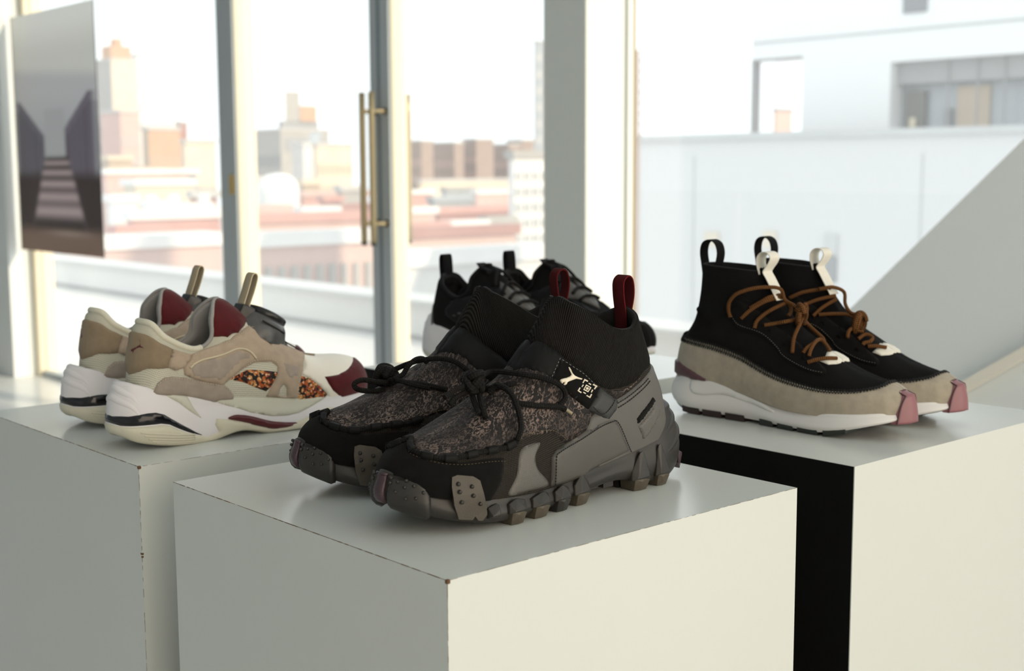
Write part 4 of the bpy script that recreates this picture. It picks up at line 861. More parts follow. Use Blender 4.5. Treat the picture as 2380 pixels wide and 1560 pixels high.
LC = {
 'trail_over': [(0.2289,0.0000,0.1085), (0.2015,-0.0145,0.1120), (0.1952,0.0147,0.1130), (0.1788,0.0310,0.1086), (0.1696,0.0382,0.1021), (0.1679,0.0410,0.0936), (0.1749,0.0403,0.0866)],
 'trail_under': [(0.2120,0.0273,0.0929), (0.1958,0.0355,0.0893), (0.1750,0.0409,0.0865), (0.1694,0.0428,0.0839)],
 'trail_aglet': [(0.1703,0.0430,0.0846), (0.1657,0.0463,0.0803)],
 'trail_down': [(0.2209,0.0067,0.0989), (0.2171,0.0122,0.1056), (0.2165,0.0278,0.1013), (0.2176,0.0387,0.0881), (0.2204,0.0448,0.0756), (0.2254,0.0457,0.0665)],
 'trail_tail1': [(0.2337,0.0000,0.1033), (0.2267,-0.0096,0.1017), (0.2360,0.0051,0.0946), (0.2439,0.0214,0.0870)],
 'trail_tail2': [(0.2290,0.0000,0.1027), (0.2244,-0.0026,0.1012), (0.2365,0.0153,0.0936), (0.2422,0.0269,0.0842)],
 'trail_in1': [(0.2346,0.0000,0.1063), (0.2457,0.0000,0.1054), (0.2548,0.0000,0.1028), (0.2621,0.0000,0.0994)],
 'trail_in2': [(0.2346,0.0000,0.1027), (0.2457,0.0000,0.0996), (0.2531,0.0000,0.0969), (0.2568,0.0000,0.0930)],
 'trail_cross': [(0.2149,-0.0192,0.1006), (0.2124,-0.0017,0.1010), (0.2049,0.0106,0.1044), (0.1980,0.0146,0.1055)],
 'trail_knot': [(0.2317,0.0000,0.1089)],
 'trail2_loopL': [(0.2378,0.0000,0.0912), (0.2484,0.0000,0.0927), (0.2609,0.0000,0.0954), (0.2685,0.0000,0.0938), (0.2699,0.0000,0.0907), (0.2652,0.0000,0.0870), (0.2541,0.0000,0.0848), (0.2408,0.0000,0.0843)],
 'trail2_loopT': [(0.2377,-0.0120,0.0960), (0.2285,-0.0120,0.0992), (0.2234,-0.0120,0.1059), (0.2162,-0.0120,0.1112), (0.2090,-0.0120,0.1119), (0.2040,-0.0120,0.1083)],
 'trail2_over': [(0.2313,0.0111,0.0983), (0.2228,0.0075,0.1025), (0.2152,0.0019,0.1063), (0.2097,-0.0086,0.1099), (0.1981,-0.0206,0.1122), (0.1885,-0.0302,0.1108), (0.1813,-0.0372,0.1057), (0.1757,-0.0422,0.0986)],
 'trail2_tail': [(0.2360,0.0016,0.0932), (0.2334,-0.0183,0.0945), (0.2254,-0.0304,0.0920), (0.2144,-0.0373,0.0891)],
 'trail2_x1': [(0.2268,-0.0166,0.0923), (0.2201,-0.0245,0.0919), (0.2088,-0.0318,0.0895), (0.1969,-0.0373,0.0861)],
 'trail2_knot': [(0.2357,0.0105,0.0962)],
 'knit_bow': [(0.0934,0.0317,0.1147), (0.0903,0.0313,0.1236), (0.0929,0.0329,0.1328), (0.1022,0.0333,0.1416), (0.1152,0.0272,0.1472), (0.1276,0.0180,0.1495), (0.1405,0.0064,0.1477), (0.1429,0.0000,0.1354), (0.1552,0.0000,0.1297), (0.1614,0.0000,0.1240)],
 'knit_a': [(0.1069,0.0308,0.1142), (0.1141,0.0273,0.1224), (0.1223,0.0207,0.1298), (0.1300,0.0141,0.1347), (0.1391,-0.0015,0.1382)],
 'knit_b': [(0.1240,0.0297,0.1049), (0.1249,0.0272,0.1123), (0.1303,0.0206,0.1202), (0.1374,0.0145,0.1261), (0.1433,-0.0011,0.1317)],
 'knit_a2': [(0.1140,0.0249,0.1258), (0.1237,0.0178,0.1331), (0.1314,0.0119,0.1386), (0.1371,-0.0052,0.1403)],
 'knit_c': [(0.1329,0.0247,0.1084), (0.1441,0.0178,0.1110), (0.1546,0.0138,0.1135), (0.1594,-0.0054,0.1153)],
 'knit_d': [(0.1429,-0.0038,0.1323), (0.1485,-0.0025,0.1278), (0.1512,0.0004,0.1224), (0.1519,0.0070,0.1187)],
 'knit_tail': [(0.1601,-0.0103,0.1167), (0.1677,0.0082,0.1110), (0.1702,0.0230,0.0980), (0.1736,0.0314,0.0827)],
 'knit_e': [(0.1608,-0.0069,0.1166), (0.1673,-0.0099,0.1084), (0.1787,-0.0079,0.1014), (0.1879,-0.0059,0.0960), (0.1923,-0.0024,0.0917)],
 'knit_f': [(0.1917,0.0274,0.0798), (0.1905,0.0212,0.0876), (0.1899,0.0116,0.0942), (0.1899,0.0019,0.0956), (0.1957,0.0008,0.0908), (0.2029,0.0042,0.0851)],
 'knit_f2': [(0.1837,0.0263,0.0827), (0.1858,0.0215,0.0882), (0.1889,0.0144,0.0924)],
 'knit_g': [(0.1929,0.0317,0.0741), (0.2010,0.0274,0.0774), (0.2092,0.0201,0.0790), (0.2145,0.0091,0.0782)],
 'knit_knot': [(0.1645,0.0000,0.1207)],
 'knit_hook': [(0.2065,0.0159,0.0797), (0.2075,0.0042,0.0814), (0.2142,-0.0040,0.0778), (0.2228,-0.0024,0.0736), (0.2165,0.0166,0.0741), (0.2079,0.0239,0.0746)],
 'knit2_loop': [(0.1296,-0.0190,0.1412), (0.1413,-0.0084,0.1435), (0.1459,0.0086,0.1371), (0.1554,-0.0040,0.1247), (0.1628,-0.0040,0.1152), (0.1692,0.0054,0.1129)],
 'knit2_a': [(0.0978,-0.0309,0.1299), (0.1115,-0.0249,0.1368), (0.1263,-0.0139,0.1403), (0.1362,-0.0047,0.1420)],
 'knit2_b': [(0.1161,-0.0272,0.1231), (0.1285,-0.0174,0.1294), (0.1422,-0.0028,0.1335)],
 'knit2_c': [(0.1281,-0.0280,0.1107), (0.1343,-0.0183,0.1204), (0.1445,-0.0050,0.1299)],
 'knit2_d': [(0.1332,-0.0245,0.1125), (0.1435,-0.0179,0.1136), (0.1582,-0.0072,0.1135), (0.1657,0.0005,0.1084)],
 'knit2_e': [(0.1839,-0.0236,0.0886), (0.1873,-0.0138,0.0935), (0.1942,-0.0107,0.0908), (0.1963,-0.0177,0.0869), (0.1918,-0.0233,0.0852), (0.1914,-0.0259,0.0830)],
 'knit2_f': [(0.1967,-0.0247,0.0818), (0.2042,-0.0187,0.0823), (0.2117,-0.0100,0.0806)],
 'knit2_g': [(0.1745,-0.0159,0.1016), (0.1721,-0.0235,0.0967), (0.1737,-0.0289,0.0897)],
 'knit2_knot': [(0.1776,-0.0104,0.1058)],
}
SIDE_PLATE = [(0.2881, 0.0459), (0.2841, 0.0472), (0.2714, 0.0448), (0.2664, 0.0412), (0.2647, 0.0316), (0.2631, 0.0216), (0.2623, 0.0144), (0.2659, 0.0098), (0.2691, 0.0104), (0.2716, 0.014), (0.2738, 0.0113), (0.2845, 0.0131), (0.2874, 0.0245), (0.2885, 0.0384)]
POSE2 = {'trail2': (-0.9049999999999999, 0.93, -101.5), 'knit2': (-1.035, 1.283, 4.0), 'run2': (-1.403, 0.5895, 90.0)}
# ---------------------------------------------------------------- shoe builders
S_RUN, B_RUN = Surf(NET_RUN, rim=6), Surf(SOLE_RUN)
S_TRAIL, B_TRAIL = Surf(NET_TRAIL, rim=6), Surf(SOLE_TRAIL)
S_KNIT, B_KNIT = Surf(NET_KNIT, rim=6), Surf(SOLE_KNIT)
RIM = 6/12.0                       # s where the collar rim reaches the centre line
def lining(sf, mat, parent, my, th=.004, depth=.45):
    """rolled rim and inside of the collar"""
    s = np.linspace(-RIM, RIM, 121); V = []; n = len(s); rows = []
    rim = sf.ev(s, np.ones(n)); nr = sf.nrm(s, np.full(n, .985)); dn = sf.ev(s, np.full(n, .97)) - rim; dn /= np.linalg.norm(dn, axis=1, keepdims=True)
    rows.append(rim); up = -dn
    rows.append(rim - nr*th*.45 + up*th*.35); rows.append(rim - nr*th*1.0)
    for d in (.1, .2, .3, .4, .5):
        q = sf.ev(s, np.full(n, 1-d)); w = sf.nrm(s, np.full(n, 1-d)); p = q - w*th*1.25
        sg = np.sign(s); p[:, 1] = np.where(p[:, 1]*sg < 0, 0, p[:, 1]); rows.append(p)
    V = np.array(rows); r_ = len(rows); Fc = [(i*n+j, (i+1)*n+j, (i+1)*n+j+1, i*n+j+1) for i in range(r_-1) for j in range(n-1)]
    last = rows[-1]; V = V.reshape(-1, 3)
    # insole
    k = len(V); c = np.array([[last[:, 0].mean(), 0, last[:, 2].min()-.01]]); V = np.vstack([V, c]); Fc += [((r_-1)*n+j, k, (r_-1)*n+j+1) for j in range(n-1)]
    uv = V[:, [0, 2]]
    return mesh('lining', V*[1, my, 1], Fc, mat, parent, uv, flip=my < 0)
def root(name, pose, label, group):
    r = empty(name, (pose[0], pose[1], ZT), math.radians(pose[2])); tag(r, label, 'shoe', group); return r
def knot(c, r, mat, parent, my, seed=0, rl=.0021, name='lace_knot', squash=(1, 1, 1)):
    rnd = np.random.RandomState(seed); L = []
    for k in range(5):
        a = rnd.randn(3); a /= np.linalg.norm(a); b = np.cross(a, rnd.randn(3)); b /= np.linalg.norm(b); t = np.linspace(0, 2*math.pi*.82, 18)
        P = np.array(c) + (np.cos(t)[:, None]*a + np.sin(t)[:, None]*b)*r*(.75+.3*rnd.rand())*np.array(squash) + rnd.randn(3)*r*.22
        L.append((P, rl))
    return join_tubes(name, L, mat, parent, my)
def lace(pts, n=8): return cr_curve(np.array(pts), n)
def hull(name, pts, mat, parent, my=1, bevel=0):
    bm = bmesh.new()
    for p in pts: bm.verts.new((p[0], p[1]*my, p[2]))
    r = bmesh.ops.convex_hull(bm, input=bm.verts[:]); bmesh.ops.delete(bm, geom=list({g for g in r['geom_interior']+r['geom_unused'] if isinstance(g, bmesh.types.BMVert)}), context='VERTS')
    bmesh.ops.dissolve_limit(bm, angle_limit=.03, verts=bm.verts[:], edges=bm.edges[:])
    if bevel: bmesh.ops.bevel(bm, geom=bm.edges[:], offset=bevel, segments=2, affect='EDGES', profile=.5)
    bmesh.ops.recalc_face_normals(bm, faces=bm.faces[:])
    me = bpy.data.meshes.new(name); bm.to_mesh(me); bm.free(); me.materials.append(M[mat]); o = bpy.data.objects.new(name, me); return link(o, parent)
def path_at(pl, x):                   # half width of a plan outline at x, with outward normal
    P = np.array(pl); y = np.interp(x, P[:, 0], P[:, 1]); e = .004; d = (np.interp(x+e, P[:, 0], P[:, 1])-np.interp(x-e, P[:, 0], P[:, 1]))/(2*e)
    n = np.array([-d, 1.0]); return y, n/np.linalg.norm(n)

# ================================================================ trail boot
def trail(name, pose, my, label, laces, logo=True):
    r = root(name, pose, label, 'black trail boots on the front pedestal'); S, B, T = S_TRAIL, B_TRAIL, TR
    up = body('upper', S, 'trail_mesh', r, my, t1=1.0)
    lining(S, 'dark_lining', r, my)
    ce = [(0, .64)] + [(s, t) for s, t in T['trail_collar_edge']]; ce[1] = (.10, .635)
    ce = [(0, .655), (.08, .645)] + T['trail_collar_edge'][:-1] + [(.545, .905), (.565, 1.0)]
    ce = [tuple(p) for p in cr_curve(np.array(ce), 3)]
    full = ce + [(x, 1.0) for x in np.linspace(.55, 0, 12)]
    poly = full[:-1] + [(-s, t) for s, t in full[::-1]][:-1]
    col = panel('knit_collar', S, poly, 'rib_knit', r, .0012, my, res=.004, bev=.0015)
    # elastic band over the instep and logo strap
    b_top = [(.565, 1.0), (.545, .905)] + T['trail_strap_top'][1:]
    b_bot = T['trail_strap_bot'][:5] + [(.628, 1.0)]
    sm = T['trail_strap_seam']
    for side in (1, -1):
        p = b_top + b_bot
        if side == 1: pass
        p2 = [(s*side, t) for s, t in p]
        st = panel('instep_strap' if side == 1 else 'instep_band', S, p2, 'band', r, .0026, my, res=.0035, bev=.0016)
        if side == 1 and logo:
            lp = [(.487, .752), (.463, .738), (.3925, .665), (.3325, .545), (.375, .438), (.4438, .552), (.5075, .655), (.5212, .684)]
            lb = panel('logo_patch', S, lp, 'logo_band', st, .0034, my, res=.003, bev=.0008)
            panel('cat_emblem', S, T['logo_cat'], 'print', st, .0046, my, res=.0007, bev=.0001, base=.0028)
            for k in range(13): panel('emblem_stroke', S, T['emblem_%d' % k], 'print', st, .0046, my, res=.0007, bev=.0001, base=.0028)
            stitches('strap_stitching', S, [[(.487, .748), (.5212, .688)], [(.48, .738), (.395, .652), (.337, .535)]], 'thread_grey', st, my, .0037, .0035, .0016, .00028)
        if side == 1:
            tb = panel('rubber_tab', S, T['trail_tab'], 'grey_tab', r, .0045, my, res=.003, bev=.0012)
            stitches('tab_stitching', S, [T['trail_tab_stitch']], 'thread_dark', tb, my, .0049, .0024, .0019, .0005)
    # printed vamp
    v = T['trail_vamp_low']
    for side in (1, -1):
        v = [(1.0, .80), (.972, .705)] + v[1:] if v[0][0] > .98 else v
        low = [tuple(p) for p in cr_curve(np.array(v), 3)]
        p = low + [(.3625, .46), (.42, .56), (.5, .70), (.56, .86), (.59, 1.0)] + [(x, 1.0) for x in np.linspace(.6, 1.0, 14)]
        panel('printed_vamp', S, [(s*side, t) for s, t in p], 'floral', r, .0014, my, res=.004, bev=.0012)
        panel('printed_gusset', S, [(s*side, t) for s, t in T['trail_tri']], 'floral', r, .0010, my, res=.003)
        stitches('vamp_stitching', S, [[(s*side, t+.018) for s, t in v[6:12]]], 'thread_tan', r, my, .0018, .0026, .0017, .00026)
    # heel counter wraps the back
    e = T['trail_counter_edge']; half = [(.3838, .30)] + e[1:] + [(.08, .625), (0, .635)]
    low = [(0, 0.0), (.12, 0.0), (.2463, 0.0), (.33, .0), (.372, .15)]
    poly = low + half[:-1]; poly = poly + [(-s, t) for s, t in poly[::-1] if s > 0]
    q = half[::-1]; poly = [(-s, t) for s, t in half] + q[1:] + low[::-1][:-1] + [(-s, t) for s, t in low]
    hc = panel('heel_counter', S, poly, 'grey_leather2', r, .0020, my, res=.004, bev=.0012)
    for side in (1, -1):
        m_ = lambda P: [(s*side, t) for s, t in P]
        panel('counter_slot', S, m_(T['trail_slot']), 'slot', hc, .0036, my, res=.0016, bev=.0006)
        panel('counter_textile', S, m_(T['trail_textile']), 'film', hc, .0036, my, res=.002, bev=.0008)
        stitches('counter_stitching', S, [m_([(s, t-.02) for s, t in e[2:]]), m_([(s, t-.05) for s, t in e[2:]])], 'thread_dark', hc, my, .0026, .003, .0024, .0006)
        sd = panel('leather_saddle', S, m_(T['trail_saddle']), 'grey_leather', r, .0034, my, res=.0035, bev=.0014)
        sp = T['trail_saddle'][:8]; ins = [(s-.008 if i < 3 else s, t-.022 if i >= 3 else t-.012) for i, (s, t) in enumerate(sp)]
        stitches('saddle_stitching', S, [m_(ins)], 'thread_dark', sd, my, .0039, .0026, .0021, .0006)
        f = panel('film_overlay', S, m_(T['trail_film']), 'film', r, .0012, my, res=.0035, smooth=True)
    # suede rand round the toe
    rt = [(1.0, .775), (.972, .68)] + T['trail_rand_top'][1:]
    rt = [tuple(p) for p in cr_curve(np.array(rt), 3)]
    half = rt + [(.725, 0.0)]
    poly = half + [(.80, 0), (.9, 0), (1.0, 0), (1.1, 0), (1.2, 0)] + mirt(half)[:-1]
    tr_ = panel('toe_rand', S, poly, 'black_suede', r, .0022, my, res=.004, bev=.0014)
    stitches('rand_stitching', S, [[(s, t-.03) for s, t in rt[3:22]]], 'thread_tan', tr_, my, .0026, .003, .0016, .00022)
    # piping with lace loops along the vamp edge
    pl = [(1.0, .79), (.972, .69)] + T['trail_lace_piping'][1:]
    for side in (1, -1):
        P = on(S, [(s*side, t) for s, t in pl], .0030, 8)
        pp = tube('vamp_piping', P, .0021, 'lace_black', r, my=my)
        Q = resample(P, .001); k = len(Q)
        for a in np.linspace(.13, .93, 6):
            i = int(a*k); w = 5; sub = Q[max(0, i-w):i+w]
            ribbon('lace_keeper', sub, [0, 0, 1.], .0060, .0050, 'band', pp, my)
    # sole
    sole = body('midsole', B, 'trail_rubber', r, my, nt=40)
    for k, (dt, rr) in enumerate(((.93, .0052), (.74, .0060), (.56, .0055))):
        xs = np.linspace(-.25-.02*k, .25+.02*k, 24); g = [(x, dt-.9*max(0, abs(x)-.10)) for x in xs]
        P = on(B, g, -.0032, 3); tube('heel_roll', P, rr*np.maximum(.08, np.sin(np.pi*np.linspace(0, 1, len(P)))**.5), 'trail_rubber', sole, 14, my=my)
    pln = plan(.327, (.0385, .0375, .0495)); lugs = ((.048, .020, .040, 1), (.076, .024, .037, 1), (.150, .022, .028, 1), (.176, .021, .0235, 1), (.203, .023, .0225, 1), (.230, .021, .0225, 1), (.254, .013, .022, 0))
    for side in (1, -1):
        for k, (x, w, zt_, tip) in enumerate(lugs):
            j1, j2 = (.30*math.sin(k*2.7+1), .25*math.sin(k*4.1))
            y, n = path_at(pln, x); tx = np.array([n[1], -n[0]])
            def q(a, o, z): v = np.array([x, y]) + tx*a*w*.5 + n*o; return (v[0], v[1]*side, z)
            lg = hull('lug', [q(-.95, .0035, .009), q(.95, .003, .010), q(-.6, .0062, .0125), q(.55, .0068, .012), q(-.15+j1, .0016, zt_-.001), q(.2+j1, .0012, zt_-.004), q(-.45+j2, .0050, .0165), q(-1, -.016, .008), q(1, -.016, .008), q(-1, -.006, .017), q(1, -.006, .016), q(-.8, .0018, .019), q(.8, .0012, .018)], 'trail_rubber', sole, my, .0005)
            if tip:
                hull('lug_tip', [q(-.80, .0044, .0092), q(-.1, .0055, .0115), q(.15, .0058, .0085), q(.72, .0044, .0112), q(-.62, .0015, .0002), q(-.05, .0022, .0002), q(.60, .0012, .0004), q(-.7, -.014, .0005), q(.7, -.014, .0005), q(-.8, -.014, .009), q(.8, -.014, .009)], 'lug_tip' if k in (0, 1, 2, 4, 5) else 'trail_rubber', lg, my, .0004)
            z0 = .0 if .03 < x < .1 or .14 < x < .24 else .003
            hull('tread_block', [(x+a*w*.35, side*(y*.12+b*y*.42), z) for a in (-1, 1) for b in (0, 1) for z in (z0+.0004, .0125)], 'trail_rubber', sole, my)
        for x, z0 in ((.108, .007), (.127, .0085)):
            y, n = path_at(pln, x)
            hull('tread_block', [(x+a*.006, side*(y*.15+b*y*.70), z) for a in (-1, 1) for b in (0, 1) for z in (z0, z0+.012)], 'trail_rubber', sole, my)
    # toe plates with studs
    def studs(pn, lst, rad=.0018):
        for p, d in lst:
            p = np.array(p); d = np.array(d)/np.linalg.norm(d); tube('stud', [p-d*.001, p+d*.0012, p+d*.0018], [rad, rad*.9, rad*.45], 'trail_rubber', pn, 8, my=my)
    for side in (1, -1):
        tp = [(s if side == 1 else 2-s, t) for s, t in [(.965, .80), (.93, .82), (.895, .82), (.868, .79), (.850, .68), (.8425, .50), (.8425, .28), (.85, .16), (.905, .14), (.965, .14), (.966, .5)]]
        pn = panel('toe_bumper', B, tp, 'trail_rubber' if side == 1 else 'trail_rubber', sole, .0040, my, res=.003, bev=.003)
        L = []
        for s, t in ((.953, .74), (.955, .60), (.93, .68), (.905, .75), (.91, .58), (.885, .66), (.88, .46), (.905, .42), (.862, .57), (.935, .48)):
            ss = s if side == 1 else 2-s; p0 = B.pt(np.array([ss]), np.array([t]), np.array([.0040]))[0]; L.append((p0, B.nrm(np.array([ss]), np.array([t]))[0]))
        studs(pn, L, .0015)
    tip = [(.972, .82), (.972, .55), (.972, .16), (1.0, .15), (1.028, .16), (1.028, .55), (1.028, .82), (1.0, .83)]
    panel('toe_tip', B, tip, 'plum_clear', sole, .0022, my, res=.002, bev=.0012)
    hull('heel_tip', [(-.002, y, .011) for y in (-.016, .016)] + [(-.0045, y, .019) for y in (-.018, .018)] + [(.006, y, .006) for y in (-.024, .024)] + [(.014, y, .014) for y in (-.030, .030)] + [(.008, y, .024) for y in (-.024, .024)], 'plum_clear', sole, my, .001)
    for side in (1, -1):
        poly = np.array(SIDE_PLATE); c = poly.mean(0); V = []
        d_ = densify(poly, .004); out = []; inn = []
        for x, z in d_:
            y, n = path_at(pln, x); o = .0048 if z < .03 else .0048-(z-.03)*.22
            out.append((x+n[0]*o, (y+n[1]*o)*side, z)); inn.append((x-n[0]*.006, (y-n[1]*.006)*side, z))
        m = len(d_); t2 = geometry.delaunay_2d_cdt([Vector(p) for p in d_.tolist()], [(i, (i+1) % m) for i in range(m)], [], 1, 1e-7)
        Fc = [tuple(f) for f in t2[2]] + [(i, (i+1) % m, (i+1) % m+m, i+m) for i in range(m)]
        pn = mesh('side_plate', np.array(out+inn)*[1, my, 1], Fc, 'plate', sole, smooth=False)
        bm = bmesh.new(); bm.from_mesh(pn.data); bmesh.ops.recalc_face_normals(bm, faces=bm.faces[:]); bm.to_mesh(pn.data); bm.free()
        L = []
        for fx, fz in ((.284, .0405), (.2735, .0375), (.2835, .0345), (.273, .0305), (.2825, .0265), (.2675, .0235)):
            y, n = path_at(pln, fx); o = .0048 if fz < .03 else .0048-(fz-.03)*.22; L.append(((fx+n[0]*o, (y+n[1]*o)*side, fz), (n[0], n[1]*side, 0)))
        studs(pn, L)
    # heel loop
    lp = cr_curve(np.array([(.0595, 0, .132), (.0605, 0, .152), (.0630, 0, .168), (.0630, 0, .180), (.0570, 0, .185), (.0515, 0, .181), (.0500, 0, .168), (.0540, 0, .150)]), 6)
    ribbon('heel_loop', lp, [0, 1., 0], .0135, .0016, 'maroon_webbing', r, my)
    for k in laces:
        if k.endswith('knot'): knot(LC[k][0], .0085, 'lace_black', r, my, 3, .0030)
        elif k.endswith('aglet'): tube('aglet', lace(LC[k]), [.0016]*len(lace(LC[k])), 'aglet', r, my=my)
        else:
            P = lace(LC[k]); lc_ = tube('lace', P, .0024, 'lace_black', r, my=my)
            if 'tail' in k: tube('aglet', P[-5:]+np.array([0, 0, .0003]), .0019, 'aglet', lc_, my=my)
    return r
trail('trail_boot', POSE['trail'], 1, 'black trail boot nearest the camera, with white cat logo and grey leather heel', [k for k in LC if k.startswith('trail_')])
trail('trail_boot', POSE2['trail2'], -1, 'black trail boot behind the one with the cat logo, its toe pointing far left', [k for k in LC if k.startswith('trail2_')])

# ================================================================ knit sock shoe
def knit(name, pose, my, label, pre):
    r = root(name, pose, label, 'black knit sock shoes on the right pedestal'); S, B, T = S_KNIT, B_KNIT, TR
    body('knit_upper', S, 'knit', r, my); lining(S, 'dark_lining', r, my, .003)
    ed = [(0, .425), (.04, .425)] + T['knit_rand_edge'] + [(.97, .74), (1.0, .75)]
    ed = [tuple(p) for p in cr_curve(np.array(ed), 3)]
    for a, b in ((0, 1),):
        poly = [(s, 0.0) for s in np.linspace(-1, 1, 60)] + ed[::-1] + [(-s, t) for s, t in ed[1:]]
        rd = panel('suede_rand', S, poly, 'rand', r, .0022, my, res=.004, bev=.0015)
    # zigzag cross stitch
    P = []; ring = [(-s, t) for s, t in ed[::-1]][:-1] + ed
    C0 = resample(np.array(ring)*[S.L*1.0/1.0, 1], .0046/1.0)
    fine = cr_curve(np.array(ring), 4); arc = np.concatenate([[0], np.cumsum(np.linalg.norm(np.diff(S.ev(fine[:, 0], fine[:, 1]), axis=0), axis=1))])
    n = int(arc[-1]/.0031); xs = np.linspace(0, arc[-1], n)
    ps = np.interp(xs, arc, fine[:, 0]); pt_ = np.interp(xs, arc, fine[:, 1]); dz = np.where(np.arange(n) % 2 == 0, .018, -.040)
    tube('cross_stitch', S.pt(ps, pt_+dz, np.full(n, .0028)), .0008, 'thread_dark', rd, 5, my=my)
    tube('cross_stitch', S.pt(ps, pt_-.022-dz, np.full(n, .0028)), .0006, 'thread_dark', rd, 5, my=my)
    for side in (1, -1):
        es = panel('eyestay', S, [(s*side, t) for s, t in T['knit_eyestay']], 'black_suede', r, .0020, my, res=.0035, smooth=True)
        stitches('eyestay_stitching', S, [[(s*side, t+.025) for s, t in T['knit_eyestay'][8:17]]], 'thread_grey', es, my, .0023, .003, .0016, .00025)
        for s, t in ((.40, .70), (.46, .685), (.53, .66), (.60, .625)):
            p0 = S.pt(np.array([s*side]), np.array([t]), np.array([.0022]))[0]; tube('eyelet', [p0+np.array([.0022*math.cos(a), .0, .0022*math.sin(a)]) for a in np.linspace(0, 2*math.pi, 13)], .0008, 'tape_black', es, 6, my=my)
    # heel pad seam
    tube('heel_seam', on(S, [(s, t) for s, t in ((-.2, .60), (-.1, .665), (0, .68), (.1, .665), (.2, .60))], .0008, 5), .0009, 'tape_black', r, my=my)
    # sole
    sole = body('midsole', B, 'foam_white', r, my, nt=40)
    hc = [(0, .80), (.09, .82), (.17, .93), (.235, 1.0), (.16, 1.0), (0, 1.0)]
    cl = [(0, .02), (.08, .015), (.17, .005), (.235, .01), (.175, .12), (.10, .19), (0, .20)]
    poly = cl + [(-s, t) for s, t in cl[::-1][1:-1]]
    hcp = panel('heel_clip', S, poly, 'plum', r, .0048, my, res=.003, bev=.0022)
    # sculpted wing of the midsole on both sides
    for side in (1, -1):
        w = [(.245, .80), (.30, .97), (.345, .98), (.39, .90), (.44, .78), (.50, .62), (.42, .56), (.32, .58), (.25, .60)]
        panel('midsole_wing', B, [(s*side, t) for s, t in w], 'foam_white', sole, .0016, my, res=.003, bev=.005, smooth=True)
    # outsole blocks
    pln = plan(.300, (.0365, .036, .047)); zb = ([0, .01, .026, .04, .2, .221, .237, .265, .287, .300], [.017, .011, .006, .0045, .0035, .004, .007, .0135, .019, .023])
    runs = [(.030, .055, 'rubber_brown'), (.060, .085, 'rubber_brown'), (.091, .116, 'rubber_brown'), (.138, .156, 'rubber_green'), (.163, .184, 'rubber_green'), (.190, .215, 'rubber_green'), (.222, .247, 'rubber_green')]
    for x0, x1, mt in runs:
        for side in (1, -1):
            pts = []
            for x in (x0, (x0+x1)/2, x1):
                y, n_ = path_at(pln, x); z = float(np.interp(x, *zb)); lift = 0 if x < .21 else z-.004
                for o, zz in ((.0006, z+.0035), (-.0006, max(z-.0040, .0002+max(0, z-.0043)))): pts += [(x, (y+o)*side, zz)]
                pts += [(x, y*.25*side, z+.002), (x, y*.25*side, max(z-.0040, .0002+max(0, z-.0043)))]
            hull('outsole_block', pts, mt, sole, my, .0004)
    tb = [(.70, .115), (.80, .12), (.88, .17), (.94, .2), (1.0, .2)]; tb = tb + [(2-s, t) for s, t in tb[::-1][1:]]
    low = [(s, max(t-.11, 0.01)) for s, t in tb[::-1]]
    panel('toe_outsole', B, tb+low, 'plum', sole, .0012, my, res=.003, bev=.0008)
    tube('heel_outsole', on(B, [(x, .16-.02*abs(x)) for x in np.linspace(-.2, .2, 15)], .0006, 2), .0017, 'rubber_green', sole, my=my)
    # toe cap over sole and rand
    prof = ((.255, .0155, .030), (.272, .0185, .0255), (.288, .0225, .018), (.298, .026, .010))
    zs = np.linspace(0, 1, 12); ang = np.linspace(-1, 1, 25); G_ = []
    for a in ang:
        colp = []
        for v_ in zs:
            z = .0195+v_*.0285; w = .0205*(1-.30*v_-.25*v_**4); y = a*w
            xo = .3028-.0046*v_**2 - (y/.0235)**2*.0135*(1+.2*v_)
            colp.append((xo, y, z+abs(a)*-.0015))
        for q in range(1, 4): colp.append((colp[11][0]-.0032*q, colp[11][1]*(1-.04*q), colp[11][2]+.0012*q))
        G_.append(colp)
    G_ = np.array(G_); a_, b_ = G_.shape[:2]; inner = G_ - np.array([.007, 0, 0]); V = np.vstack([G_.reshape(-1, 3), inner.reshape(-1, 3)]); o_ = a_*b_
    Fc = [(i*b_+j, i*b_+j+1, (i+1)*b_+j+1, (i+1)*b_+j) for i in range(a_-1) for j in range(b_-1)]
    bd = [(i, 0) for i in range(a_)] + [(a_-1, j) for j in range(1, b_)] + [(i, b_-1) for i in range(a_-2, -1, -1)] + [(0, j) for j in range(b_-2, 0, -1)]
    bd = [i*b_+j for i, j in bd]; Fc += [(bd[k], bd[(k+1) % len(bd)], bd[(k+1) % len(bd)]+o_, bd[k]+o_) for k in range(len(bd))]
    tc = mesh('toe_cap', V*[1, my, 1], Fc, 'mauve', r)
    bm = bmesh.new(); bm.from_mesh(tc.data); bmesh.ops.recalc_face_normals(bm, faces=bm.faces[:]); bm.to_mesh(tc.data); bm.free()
    edge = np.vstack([G_[0], G_[:, -1], G_[-1][::-1]]); tube('toe_cap_edge', edge, .0009, 'plum', tc, 6, my=my)
    # loops
    ribbon('heel_loop', cr_curve(np.array([(.0385, 0, .150), (.0355, 0, .168), (.033, 0, .184), (.036, 0, .1945), (.0445, 0, .198), (.053, 0, .194), (.0565, 0, .184), (.0545, 0, .172), (.050, 0, .160)]), 6), [0, 1., 0], .015, .0012, 'tape_black', r, my)
    fs = S.pt(np.array([.553, .542, .531, .518, .505]), np.full(5, 1.0), np.full(5, .0016))
    fs = np.vstack([fs*[1, 0, 1], [(.1215, 0, .1690), (.1265, 0, .1755), (.1285, 0, .1815), (.124, 0, .1865), (.1165, 0, .1865), (.1115, 0, .1815), (.111, 0, .174), (.1145, 0, .162)]])
